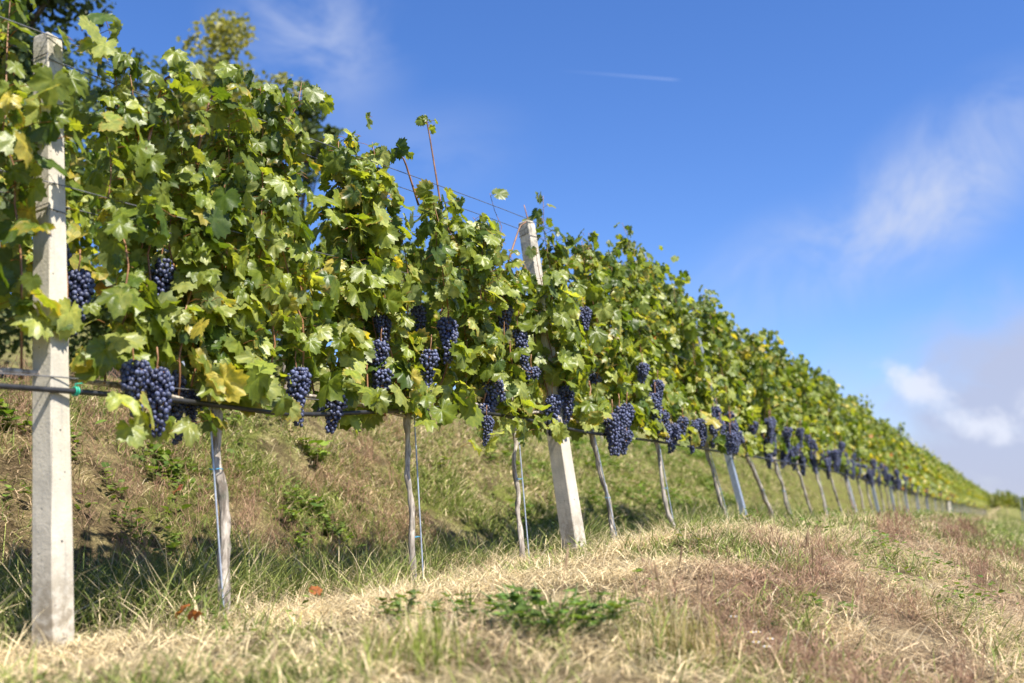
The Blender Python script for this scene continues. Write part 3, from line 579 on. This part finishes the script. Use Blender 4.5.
# far vines: eight prototypes, copied with their parts
protos = []
def far_bunches(rg): return [(1.1*rg.random(), rg.normal(-.05, .05), .78+.15*rg.random(), int(rg.integers(3)), 1.1) for _ in range(6)]
s_ = s_far0; k = 0; rgf = rnd(15)
FARL = 'one of the small blurred yellow green grapevines tapering to the right end of the row'
while s_ < 92:
    if k < 8:
        v = make_vine(3000+k, .05, (rgf.normal(0, .05), .70), 1.1, 2, top=1.88, nsh=10, trunk_r=.019, yellow=[.9, .5, 1.3, .9, .4, 1.5, .8, .6][k], bunches=far_bunches(rgf), parts=False, dens=.9); protos.append(v)
    else: v = copy_tree(protos[int(rgf.integers(8))])
    place_on_row(v, s_); v.rotation_euler[0] = -float(lean(s_)-.05); v.scale = (1, 1, .95+.1*rgf.random())
    tag(v, FARL, 'grapevine', 'blurred vines at the far end of the row'); s_ += 1.08+.12*rgf.random(); k += 1

# ------------------------------------------------------------------ posts
def concrete_post(h, w0, w1, label, s, rot, ln=None, u=0.):
    root = bpy.data.objects.new('concrete_post', None); COL.objects.link(root); n = 12; mb = MB(); rg = rnd(int(s*10)+400); lv = []
    zs = np.concatenate([[-.15], np.linspace(0, h-.03, n), [h-.008, h]])
    for z in zs:
        t = np.clip(z/h, 0, 1); a = (w0+(w1-w0)*t)/2; c = a*.09
        if z > h-.01: a *= .97 if z < h else .80
        pts = [(a-c, -a), (a, -a+c), (a, a-c), (a-c, a), (-a+c, a), (-a, a-c), (-a, -a+c), (-a+c, -a)]; lv.append([(x+rg.normal(0, .0006), y+rg.normal(0, .0006), z) for x, y in pts])
    V = np.array(lv).reshape(-1, 3); i = np.arange(len(zs)-1)[:, None]*8; j = np.arange(8)[None]; qd = np.stack([i+j, i+(j+1) % 8, i+8+(j+1) % 8, i+8+j], -1).reshape(-1, 4)
    mb.add(V, [qd, np.array([np.arange(8)+(len(zs)-1)*8])]); mb.build('shaft', M['concrete'], root)
    for z in (.30, .62, .95, 1.30, 1.62): # wire holes: short black plugs standing in for the shade inside
        a = (w0+(w1-w0)*z/h)/2; hb = MB(); hb.tube([(a+.0008, -.004, z), (a-.004, -.004, z)], .0033, 8); hb.build('wire_hole_shade', M['pipe'], root)
    for z in (1.30, h-.10): # twists of wire round the shaft
        a = (w0+(w1-w0)*z/h)/2+.003; P = [(a, -a, z), (a, a, z+.004), (-a, a, z+.01), (-a, -a, z+.014), (a, -a, z+.018), (a+.01, -a-.02, z-.03)]; MB().tube(P, .0016, 5).build('wire_tie', M['wire'], root)
    x, y = su2xy(s, u); root.location = (float(x), float(y), float(gz(s, u, False))); ln = float(lean(s)) if ln is None else ln
    ta = float(tang(s)); up = Vector((-math.sin(ta)*ln, math.cos(ta)*ln, 1)).normalized(); q_ = Vector((0, 0, 1)).rotation_difference(up); from mathutils import Quaternion
    root.rotation_mode = 'QUATERNION'; root.rotation_quaternion = q_ @ Quaternion((0, 0, 1), rot)
    return tag(root, label, 'post', 'concrete trellis posts')
concrete_post(1.91, .080, .062, 'tall weathered concrete post at the left, black pipe crossing in front', 0.0, math.radians(-21), .139)
concrete_post(1.90, .098, .070, 'leaning cream concrete post in the middle with its pale tip above the leaves', 2.99, math.radians(-38), .159)
concrete_post(1.85, .14, .12, 'small blurred concrete post near the far end of the row', 38.74, math.radians(-60))
def metal_post(s, label, first=[None]):
    if first[0] is None:
        root = bpy.data.objects.new('metal_post', None); COL.objects.link(root); mb = MB(); h = 1.85; a, b, t = .030, .024, .0025
        prof = [(-a, b), (-a, -b), (a, -b), (a, b), (a-.008, b), (a-.008, b-t), (a-t, b-t), (a-t, -b+t), (-a+t, -b+t), (-a+t, b-t), (-a+.008, b-t), (-a+.008, b)]
        n = len(prof); V = [(x, y, z) for z in (-.1, h) for x, y in prof]; mb.add(V, [[(i, (i+1) % n, n+(i+1) % n, n+i) for i in range(n)]]); mb.add([(x, y, h+.0001) for x, y in prof], [[tuple(range(n))]])
        mb.build('channel', M['metal'], root)
        for z in np.arange(.75, 1.8, .15):
            for sx in (-1, 1): hk = MB(); hk.box((sx*a-.0035, -.006, z), (sx*a+.0035, .006, z+.012)); hk.build('wire_hook', M['metal'], root)
        first[0] = root
    else: root = copy_tree(first[0])
    x, y = su2xy(s, 0); root.location = (float(x), float(y), float(gz(s, 0, False))); ta = float(tang(s)); ln = float(lean(s))*1.12
    from mathutils import Quaternion
    up = Vector((-math.sin(ta)*ln-.04*math.cos(ta), math.cos(ta)*ln-.04*math.sin(ta), 1)).normalized(); root.rotation_mode = 'QUATERNION'; root.rotation_quaternion = Vector((0, 0, 1)).rotation_difference(up) @ Quaternion((0, 0, 1), ta)
    return tag(root, label, 'post', 'galvanised trellis posts')
ml = ['nearest leaning galvanised metal post, grapes hanging at its top', 'second galvanised metal post, among slanting trunks at right', 'third galvanised metal post, narrow and blurred among far trunks', 'fourth metal post along the row, thin and blurred']
for i, s in enumerate([6.56, 12.83, 15.9, 19.1]): metal_post(s, ml[i])
for i, s in enumerate([22.3, 25.5, 28.8, 32.0, 35.3, 42.0, 45.3, 48.6, 52, 55.4, 59]): metal_post(s, 'one of the tiny blurred metal posts under the far right vines')

# ------------------------------------------------------------------ wires, pipe, stakes
def row_line(pts, n=None):
    """pts: (s, y uphill before lean, h) -> world points"""
    pts = np.array(pts, float); s, y, h = pts.T; u = -(y+lean(s)*h); x, yy_ = su2xy(s, u); z = np.interp(s, _sg, _pz)+h; return np.stack([x, yy_, z], 1)
def dense(pts, step=.08):
    pts = np.array(pts, float); d = np.arange(pts[0, 0], pts[-1, 0], step); 
    out = [d]
    for j in (1, 2):
        k = np.interp(d, pts[:, 0], pts[:, j]); ker = np.ones(5)/5; kp = np.pad(k, 2, mode='edge'); out.append(np.convolve(kp, ker, 'valid'))
    return np.stack(out, 1)
pipe_pts = [(-2.5, -.055, .735), (-.19, -.056, .733), (-.03, -.055, .737), (.027, -.052, .735), (.376, -.05, .728), (.58, -.045, .722), (.76, -.05, .70), (1.0, -.05, .694), (1.41, -.05, .722), (1.68, -.045, .736), (2.14, -.05, .742), (2.6, -.055, .715), (2.91, -.06, .69), (3.2, -.06, .67), (3.72, -.04, .665), (5.4, -.04, .655), (6.6, -.04, .65), (10, -.04, .65), (20, -.04, .65), (45, -.04, .65)]
pr = bpy.data.objects.new('irrigation_pipe', None); COL.objects.link(pr)
MB().tube(row_line(dense(pipe_pts)), .0088, 10).build('pipe', M['pipe'], pr, smooth=True)
p_ = row_line([(.045, -.052, .735)])[0]; ck = MB(); tv = np.array([math.cos(tang(0)), math.sin(tang(0)), 0]); nv = np.array([-tv[1], tv[0], 0])
for dx in (-.004, .004): ck.tube([p_+tv*dx+nv*.0125*math.cos(a)+np.array([0, 0, .0125*math.sin(a)]) for a in np.linspace(0, 2*PI, 14)], .0028, 6)
ck.tube([p_+(0, 0, .012), p_+nv*.004+(.0, 0, .022), p_+tv*.02+(0, 0, .026)], .0022, 5); ck.build('clip', M['clip'], pr, smooth=True)
tag(pr, 'black irrigation pipe running along the row just under the grapes', 'pipe')
for i, (y_, h_, lab) in enumerate([(-.042, 1.88, 'uppermost trellis wire on the camera side of the row, above the leaves'), (.042, 1.84, 'upper trellis wire on the uphill side of the row, just under the top one'),
                                   (-.042, 1.38, 'middle trellis wire hidden among the leaves on the camera side'), (.042, 1.34, 'middle trellis wire hidden among the leaves on the uphill side'), (-.045, .775, 'thin low wire running just above the black irrigation pipe')]):
    L_ = [(s, y_, h_-.02*abs(math.sin(s*PI/3.1))) for s in np.arange(-3, 60, .3)]; tag(MB().tube(row_line(L_), .0020, 5).build('trellis_wire', M['wire']), lab, 'wire', 'trellis wires')
for i, (s, hx, hh, arm, tr_, knee) in enumerate(VS[2:14]):
    if i in (8, 10): continue
    root = bpy.data.objects.new('vine_stake', None); COL.objects.link(root); ln = float(lean(s)); off = (-.03 if i == 0 else .03); P = lambda z: np.array([off*.9+hx*z/hh, ln*z-.015, z])
    MB().tube([P(-.1), P(.3), P(.76)], .0034, 6).build('rod', M['rod'], root)
    for z in ((.50, .20, .42, .30)[i],) if i < 4 else (.35,):
        c = P(z)*.4+.6*np.array([hx*z/hh+knee*math.sin(z/hh*PI), ln*z, z]); ra = tr_*.85+.003
        MB().tube([c+np.array([ra*math.cos(a), ra*.9*math.sin(a), .002*math.sin(3*a)]) for a in np.linspace(0, 2*PI, 14)], .0016, 5).build('tie', M['tie'], root, smooth=True)
    place_on_row(root, s)
    tag(root, 'thin steel stake with blue tie beside ' + ['the first trunk past the first concrete post', 'the thin upright middle trunk', 'the dark trunk left of the second post', 'the bent trunk right of the second post', 'the second trunk past the second post',
        'the trunk left of the nearest metal post', 'the thick slanting trunk past the metal post', 'the second trunk past the nearest metal post', '', 'the fourth trunk past the nearest metal post', '', 'the first trunk past the second metal post'][i], 'stake', 'steel stakes tied to the vine trunks')

# ------------------------------------------------------------------ upper terrace: next row behind
UR = -3.15
up_protos = []
rgu = rnd(31); k = 0; s_ = -2.5
while s_ < 26:
    if k < 6: v = make_vine(5000+k, .06, (rgu.normal(0, .04), .72), 1.1, 1 if k < 3 else 2, top=1.75, nsh=11, trunk_r=.02, yellow=1.0, bunches=[], parts=False, dens=1.0); up_protos.append(v)
    else: v = copy_tree(up_protos[k % 6])
    x, y = su2xy(s_, UR); v.location = (float(x), float(y), float(gz(s_, UR))); v.rotation_euler = (0, 0, float(tang(s_)))
    tag(v, 'one of the grapevines on the upper terrace glimpsed through the near row', 'grapevine', 'vines on the upper terrace'); s_ += 1.1+.1*rgu.random(); k += 1
cp = concrete_post(1.9, .085, .07, 'pale concrete post cut by the left edge, standing on the upper terrace', .0, .4, .05, -3.0)
x, y = -3.16, 5.95; cp.location = (x, y, .98)
for i, s in enumerate([3.1, 6.3, 9.6]):
    mpst = metal_post(s, 'metal post on the upper terrace seen %s' % ['below the leaves left of the middle trunk', 'through the leaves near the second concrete post', 'far behind the metal post'][i]); x, y = su2xy(s, UR); mpst.location = (float(x), float(y), float(gz(s, UR)))

# ------------------------------------------------------------------ weeds, daisies, dead leaf
def ovate():
    t = np.array([0, .25, .5, .75, 1.]); wd = np.array([.02, .30, .32, .18, 0]); V = []
    for a, b in zip(t, wd): V += [(-b, a, .1*b-.25*a*a), (0, a, -.25*a*a-.03), (b, a, .1*b-.25*a*a)]
    F = [(3*i+j, 3*i+j+1, 3*i+j+4, 3*i+j+3) for i in range(4) for j in range(2)]; return np.array(V, float), np.array(F)
OV = ovate()
def broad_weed(seed, s, u, n, spread, hgt, size, label, col=(.10, .17, .035), name='broadleaf_weed'):
    rg = rnd(seed); root = bpy.data.objects.new(name, None); COL.objects.link(root); V, F = OV; fo = MB(); stm = MB(); nst = max(3, n//9)
    for i in range(nst):
        a = rg.random()*2*PI; r = spread*math.sqrt(rg.random()); e = np.array([r*math.cos(a), r*math.sin(a), hgt*(.35+.65*rg.random())*(1-.4*r/spread)]); b0 = e*np.array([.25, .25, 0]); P = smooth_path([b0-(0, 0, .03), (b0+e)/2+rg.normal(0, .01, 3), e], 7); stm.tube(P, .0018, 4, cap=False)
        for k_ in range(n//nst):
            t = .25+.75*rg.random(); p = P[int(t*6)]; az = rg.random()*2*PI; T = nrm(np.array([math.cos(az), math.sin(az), .15+.5*rg.random()])); Nn = nrm(np.array([0, 0, 1.])+rg.normal(0, .35, 3)); B = nrm(np.cross(T, Nn)); Nn = np.cross(B, T); sz = size*(.5+.8*rg.random())
            fo.add(p+sz*(V[:, 0:1]*B+V[:, 1:2]*T+V[:, 2:3]*Nn), [F], np.array(col)*(.7+.8*rg.random())*np.array([1+.4*rg.random(), 1, 1]))
    fo.build('leaves', M['weed'], root, smooth=True); stm.build('stem', M['greenstem'], root)
    x, y = su2xy(s, u); root.location = (float(x), float(y), float(gz(s, u))); return tag(root, label, 'weed', 'green weeds in the dry grass')
def loc_from(pxx, pyy):
    """where a sight line through a photo pixel meets the ground: used to read plant positions off the photograph"""
    dx = (pxx-512)/995; dv = (341.5-pyy)/995; d = np.array([dx, CT-dv*ST_, ST_+dv*CT]); d /= d[1]
    for Yd in np.arange(1.8, 40, .03):
        x, y, z = d[0]*Yd, Yd, CAMZ+d[2]*Yd; i = np.argmin((_px-x)**2+(_py-y)**2); s = _sg[i]; u = (x-_px[i])*math.sin(_ta[i])-(y-_py[i])*math.cos(_ta[i])
        if gz(s, u) > z: return float(s), float(u)
    return 0., 0.
WD = [((168, 612), 54, .14, .17, .06, 'leafy green weed in the grass between the first post and first trunk', (.12, .20, .05)), ((225, 606), 70, .16, .16, .048, 'low green weed at the foot of the first trunk', (.10, .17, .04)),
      ((548, 632), 420, .24, .16, .034, 'wide bushy green weed in the straw left of bottom centre', (.095, .175, .04)), ((470, 625), 110, .14, .14, .032, 'small green weed in the straw below the middle trunk', (.09, .16, .03)),
      ((408, 622), 90, .14, .12, .030, 'flat grey green weed left of the bushy weed', (.10, .16, .05)), ((312, 460), 60, .20, .22, .065, 'bright green weed on the bank under the hanging grapes', (.13, .22, .03)),
      ((283, 520), 34, .14, .12, .05, 'green weed halfway up the bank right of the first trunk', (.10, .17, .03)), ((10, 430), 50, .18, .2, .06, 'green weed high on the bank at the left edge', (.10, .18, .03)), ((350, 500), 28, .1, .12, .05, 'green weed on the bank left of the middle trunk', (.10, .18, .03)),
      ((440, 470), 36, .18, .12, .06, 'green weed on the bank right of the middle trunk', (.12, .2, .03)), ((640, 490), 46, .25, .14, .07, 'green weed high on the bank behind the bent trunk', (.11, .19, .03)), ((825, 610), 26, .09, .07, .035, 'dark green weed among brown stems at lower right', (.08, .15, .03)),
      ((768, 632), 22, .08, .06, .03, 'tiny green weed among brown stems right of bottom centre', (.08, .15, .03)), ((690, 548), 26, .10, .12, .03, 'pale green weed beside the nearest metal post', (.12, .17, .05)), ((870, 552), 30, .14, .16, .05, 'upright green weed at right in front of the far trunks', (.10, .16, .05)), ((590, 470), 40, .2, .14, .06, 'green weed on the bank behind the second concrete post', (.11, .19, .03))]
for i, (p_, n_, sp_, h_, sz_, lab, c_) in enumerate(WD):
    s, u = loc_from(*p_); broad_weed(700+i, s, u, n_, sp_, h_, sz_, lab, c_)
# scattered ground cover of small broad leaves
def ground_cover(seed, n, s0, s1, u0, u1, size, name, label, thr):
    rg = rnd(seed); s, u, x, y, z = scatter(rg, n, s0, s1, u0, u1, 16); k_ = fbm(s*1.6, u*1.6, 3, 120) > thr; s, u, x, y, z = [v[k_] for v in (s, u, x, y, z)]; N = len(s)
    V, F = OV; az = rg.random(N)*2*PI; T = nrm(np.stack([np.cos(az), np.sin(az), .2+.5*rg.random(N)], 1)); Nn = nrm(np.array([0, 0, 1.])+rg.normal(0, .35, (N, 3))); B = nrm(np.cross(T, Nn)); Nn = np.cross(B, T); sz = (size*(.4+.9*rg.random(N)))[:, None, None]
    P = np.stack([x, y, z+.01+.09*rg.random(N)], 1)[:, None]; W_ = P+sz*(V[None, :, 0:1]*B[:, None]+V[None, :, 1:2]*T[:, None]+V[None, :, 2:3]*Nn[:, None]); Cc = colmix(rg, N, np.array([.07, .13, .025]), np.array([.17, .235, .05]))
    me = mesh_np(name, W_.reshape(-1, 3), [(np.arange(N)[:, None, None]*len(V)+F[None]).reshape(-1, 4)], M['weed'], np.repeat(Cc, len(V), axis=0), True); tag(link(name, me), label, 'ground cover', kind='stuff')
ground_cover(41, 26000, -3, 14, -3.4, -.9, .05, 'bank_ground_cover', 'small leafy green plants creeping over the bank', .53)
ground_cover(42, 9000, -2, 12, .1, 3.2, .028, 'mound_ground_cover', 'small green leaves showing through the straw of the mound', .60)
# tall yellow green grass tufts in the foreground
def tuft(seed, p_, n_, h_, c_, label):
    rg = rnd(seed); s, u = loc_from(*p_); s = s+rg.normal(0, .045, n_); u = u+rg.normal(0, .045, n_); x, y = su2xy(s, u); z = gz(s, u); C = np.array(c_)*(.7+.6*rg.random((n_, 1))); dry = rg.random(n_) < .3; C[dry] = PALE*(.8+.4*rg.random((dry.sum(), 1)))
    blades(np.stack([x, y, z-.005], 1), h_*(.5+.6*rg.random(n_)), .0042*(.6+.8*rg.random(n_)), heading(rg, n_), .2+.9*rg.random(n_), C, rg, 'grass_tuft', label, 'grass tuft')['kind'] = 'thing'
tuft(81, (425, 668), 110, .17, (.24, .29, .05), 'yellow green grass tuft at the bottom left of centre'); tuft(82, (395, 672), 70, .13, (.26, .30, .06), 'shorter yellow green grass tuft beside the taller one at the bottom')
tuft(83, (685, 660), 100, .19, (.32, .27, .09), 'tall straw and green grass tuft right of bottom centre'); tuft(84, (640, 650), 60, .16, (.26, .25, .08), 'thin grass tuft left of the tall straw tuft'); tuft(85, (30, 625), 90, .22, (.13, .20, .04), 'long green grass tuft at the left edge by the first post')
# seed heads and tall stalks
for i, p_ in enumerate([(655, 640), (668, 655), (700, 650), (672, 600), (812, 600), (800, 610), (560, 655)]):
    s, u = loc_from(*p_); rg = rnd(900+i); x, y = su2xy(s, u); h_ = .12+.10*rg.random(); lx, ly = rg.normal(0, .04, 2); root = bpy.data.objects.new('seed_stalk', None); COL.objects.link(root); root.location = (float(x), float(y), float(gz(s, u)))
    MB().tube([(0, 0, -.02), (lx*.4, ly*.4, h_*.5), (lx, ly, h_)], .0014, 5).build('stem', M['drystem'], root); MB().tube([(lx, ly, h_-.01), (lx*1.1, ly*1.1, h_+.015), (lx*1.3, ly*1.3, h_+.045)], [.003, .0045, .001], 6, jit=.5, rg=rg).build('seed_head', M['drystem'], root)
    tag(root, ['brown seed stalk at the left of the central tuft', 'brown seed stalk in the middle of the central tuft', 'brown seed stalk at the right of the central tuft', 'lone brown seed stalk above the central tuft', 'dark upright stalk at lower right', 'shorter dark stalk next to the upright one at lower right', 'brown seed stalk below the bushy green weed'][i], 'seed stalk', 'dry seed stalks in the grass')
M['petal'] = simple('white_petal', (.8, .8, .78), .6, 0, .05); M['disc'] = simple('yellow_disc', (.6, .42, .05), .7)
DL = ['white daisy nearest the bottom edge', 'white daisy left of its group at the bottom', 'small white daisy right of its group at the bottom', 'white daisy at the top of its group at the bottom', 'white daisy in the middle of its group at the bottom', 'half hidden white daisy at the lower right of its group']
for i, p_ in enumerate([(757, 676), (752, 668), (772, 668), (737, 645), (762, 662), (770, 676)]):
    s, u = loc_from(*p_); x, y = su2xy(s, u); rg = rnd(950+i); root = bpy.data.objects.new('daisy', None); COL.objects.link(root); root.location = (float(x), float(y), float(gz(s, u))); h_ = .07+.02*rg.random()
    MB().tube([(0, 0, -.01), (.003, 0, h_*.5), (0, .002, h_)], .0009, 5).build('stem', M['greenstem'], root); pm = MB()
    for k_ in range(12):
        a = k_*PI/6; d = np.array([math.cos(a), math.sin(a), .12]); e = np.array([-math.sin(a), math.cos(a), 0]); pm.add([d*.003-e*.001+(0, 0, h_), d*.003+e*.001+(0, 0, h_), d*.011+e*.0022+(0, 0, h_), d*.011-e*.0022+(0, 0, h_)], [[(0, 1, 2, 3)]])
    pm.build('petals', M['petal'], root); V, F = ico(1); MB().add(V*np.array([.0035, .0035, .002])+(0, 0, h_+.001), [F]).build('flower_disc', M['disc'], root, smooth=True); tag(root, DL[i], 'flower', 'white daisies at the bottom of the mound')
def dead_leaf(seed, p_, sz, col, label):
    s, u = loc_from(*p_); x, y = su2xy(s, u); rg = rnd(seed); mb = MB(); V, F3, F4, ve, ed = LT[0][seed % 5]; W_ = V.copy(); W_[:, 2] = W_[:, 2]*2.2+.5*W_[:, 0]**2; th = .9; 
    W_ = np.stack([W_[:, 0], W_[:, 1]*math.cos(th)-W_[:, 2]*math.sin(th), W_[:, 1]*math.sin(th)+W_[:, 2]*math.cos(th)], 1)*sz; mb.add(W_, [F3, F4], np.array(col)*(1-.4*ve[:, None])); o = mb.build('fallen_leaf', M['weed'], smooth=True)
    o.location = (float(x), float(y), float(gz(s, u))+.07); o.rotation_euler = (0, 0, rg.random()*6); tag(o, label, 'leaf', 'fallen vine leaves')
dead_leaf(3, (318, 612), .045, (.30, .11, .04), 'bright orange fallen leaf on the straw between the two left trunks'); dead_leaf(5, (178, 636), .055, (.32, .12, .05), 'curled brown fallen leaf just right of the first post'); dead_leaf(7, (190, 642), .045, (.28, .10, .05), 'smaller brown fallen leaf right of the curled one')
dead_leaf(9, (173, 505), .07, (.30, .10, .06), 'reddish fallen leaf on the bank between first post and first trunk')

# ------------------------------------------------------------------ trees on the hill behind
def tree(name, label, loc, trunk_h, crown, n_leaf, lsz, cols, seed, limbs=9, clumps=26, droop=0.):
    """crown: centre z, radii x y z"""
    rg = rnd(seed); root = bpy.data.objects.new(name, None); COL.objects.link(root); root.location = loc; cz_, rx, ry, rz_ = crown; tk = MB(); P = smooth_path([(0, 0, -.4), (.05*rg.normal(), .05, trunk_h*.5), (.1*rg.normal(), 0, trunk_h), (rg.normal(0, .2), 0, cz_+rz_*.5)], 14); tk.tube(P, np.linspace(.22, .05, 14)*max(.5, rx/2.5), 9, jit=.15, rg=rg)
    cen = []
    for i in range(clumps):
        d = nrm(rg.normal(0, 1, 3)); r = (.45+.55*rg.random()); cen.append(np.array([d[0]*rx*r, d[1]*ry*r, cz_+d[2]*rz_*r]))
    for i in range(min(limbs, clumps)):
        a = P[6+(i % 7)]; tk.tube(smooth_path([a, a*.5+cen[i]*.5+(0, 0, .15), cen[i]], 7), np.linspace(.07, .02, 7)*max(.5, rx/2.5), 6)
    tk.build('trunk', M['tree_bark'], root, smooth=True); mb = MB(); V, F = OV
    ci = rg.integers(0, clumps, n_leaf); cen = np.array(cen); rad = (.18+.17*rg.random(clumps))*min(rx, rz_)*1.15; d = nrm(rg.normal(0, 1, (n_leaf, 3)))*(rg.random((n_leaf, 1))**.45); P = cen[ci]+d*rad[ci][:, None]*np.array([1.25, 1.25, .75]); P[:, 2] -= droop*(d[:, 0]**2+d[:, 1]**2)
    T = nrm(rg.normal(0, 1, (n_leaf, 3))+(0, 0, -.3)); Nn = nrm(rg.normal(0, .7, (n_leaf, 3))+(0, 0, 1.)); B = nrm(np.cross(T, Nn)); Nn = np.cross(B, T); sz = (lsz*(.6+.8*rg.random(n_leaf)))[:, None, None]
    W_ = P[:, None]+sz*(V[None, :, 0:1]*B[:, None]*1.3+V[None, :, 1:2]*T[:, None]+V[None, :, 2:3]*Nn[:, None]); tone = rg.random(clumps)[ci][:, None]*.6+.4*rg.random((n_leaf, 1)); C = np.array(cols[0])*(1-tone)+np.array(cols[1])*tone
    mb.add(W_.reshape(-1, 3), [(np.arange(n_leaf)[:, None, None]*len(V)+F[None]).reshape(-1, 4)], np.repeat(C, len(V), axis=0)); mb.build('crown', M['tree_leaf'], root); return tag(root, label, 'tree', 'trees on the hill behind the vineyard')
def hill(x, y):
    i = np.argmin((_px-x)**2+(_py-y)**2); return float(gz(_sg[i], (x-_px[i])*math.sin(_ta[i])-(y-_py[i])*math.cos(_ta[i])))
for (nm, lab, x, y, th_, ct, rx, rz_, nl, lsz, cols, sd_, cl) in [
  ('dark_tree', 'dark tree whose branches hang into the top left corner', -6.9, 11.0, 2.2, 6.9, 3.15, 1.85, 32000, .08, ((.02, .035, .015), (.05, .075, .022)), 1, 58),
  ('light_tree', 'thin yellow green tree rising behind the first vines', -5.0, 16.5, 2.0, 6.45, 1.5, 2.3, 12000, .09, ((.13, .15, .045), (.32, .30, .11)), 2, 56),
  ('small_dark_tree', 'small dark green treetop right of the thin yellow green tree', -3.7, 16.6, 1.5, 6.6, .6, .9, 1500, .09, ((.035, .06, .02), (.08, .11, .03)), 3, 14),
  ('bushy_tree', 'olive green bushy tree at the left edge behind the first post', -5.9, 10.2, .8, 3.7, 1.9, 1.8, 18000, .07, ((.05, .085, .025), (.12, .15, .04)), 4, 44),
  ('shrub', 'low dark green shrub on the upper terrace behind the first vines', -3.1, 9.2, .3, 2.0, 1.3, .8, 7000, .06, ((.04, .07, .02), (.10, .14, .03)), 5, 30)]:
    z = hill(x, y); tree(nm, lab, (x, y, z), th_, (ct-z, rx, rx, rz_), nl, lsz, cols, sd_, clumps=cl)

# ------------------------------------------------------------------ distant vines on the far right
k = 0
for i in range(13):
    v = copy_tree(protos[i % 8]); x = 37.6+i*.98; y = 81.5+i*.22+(.6 if i % 2 else 0); s_i = np.argmin((_px-x)**2+(_py-y)**2); u_ = (x-_px[s_i])*math.sin(_ta[s_i])-(y-_py[s_i])*math.cos(_ta[s_i])
    v.location = (x, y, float(gz(_sg[s_i], u_, False))-.02+.02*i); v.rotation_euler = (0, 0, .2); v.scale = (1.0, 1.6, .95+.15*rgf.random())
    tag(v, 'one of the hazy green vines on the horizon at the right edge', 'grapevine', 'distant vines at the right edge')
for i, (x, y) in enumerate([(40.2, 79.5), (42.5, 80.5)]):
    p = metal_post(50, 'pale blurred post at the right edge, %s of two' % ['left', 'right'][i]); p.location = (x, y, -1.15); p.scale = (2.2, 2.2, 1)
for ob in list(COL.objects):
    if ob.type == 'MESH' and ob.name.startswith('attr'): bpy.data.objects.remove(ob)
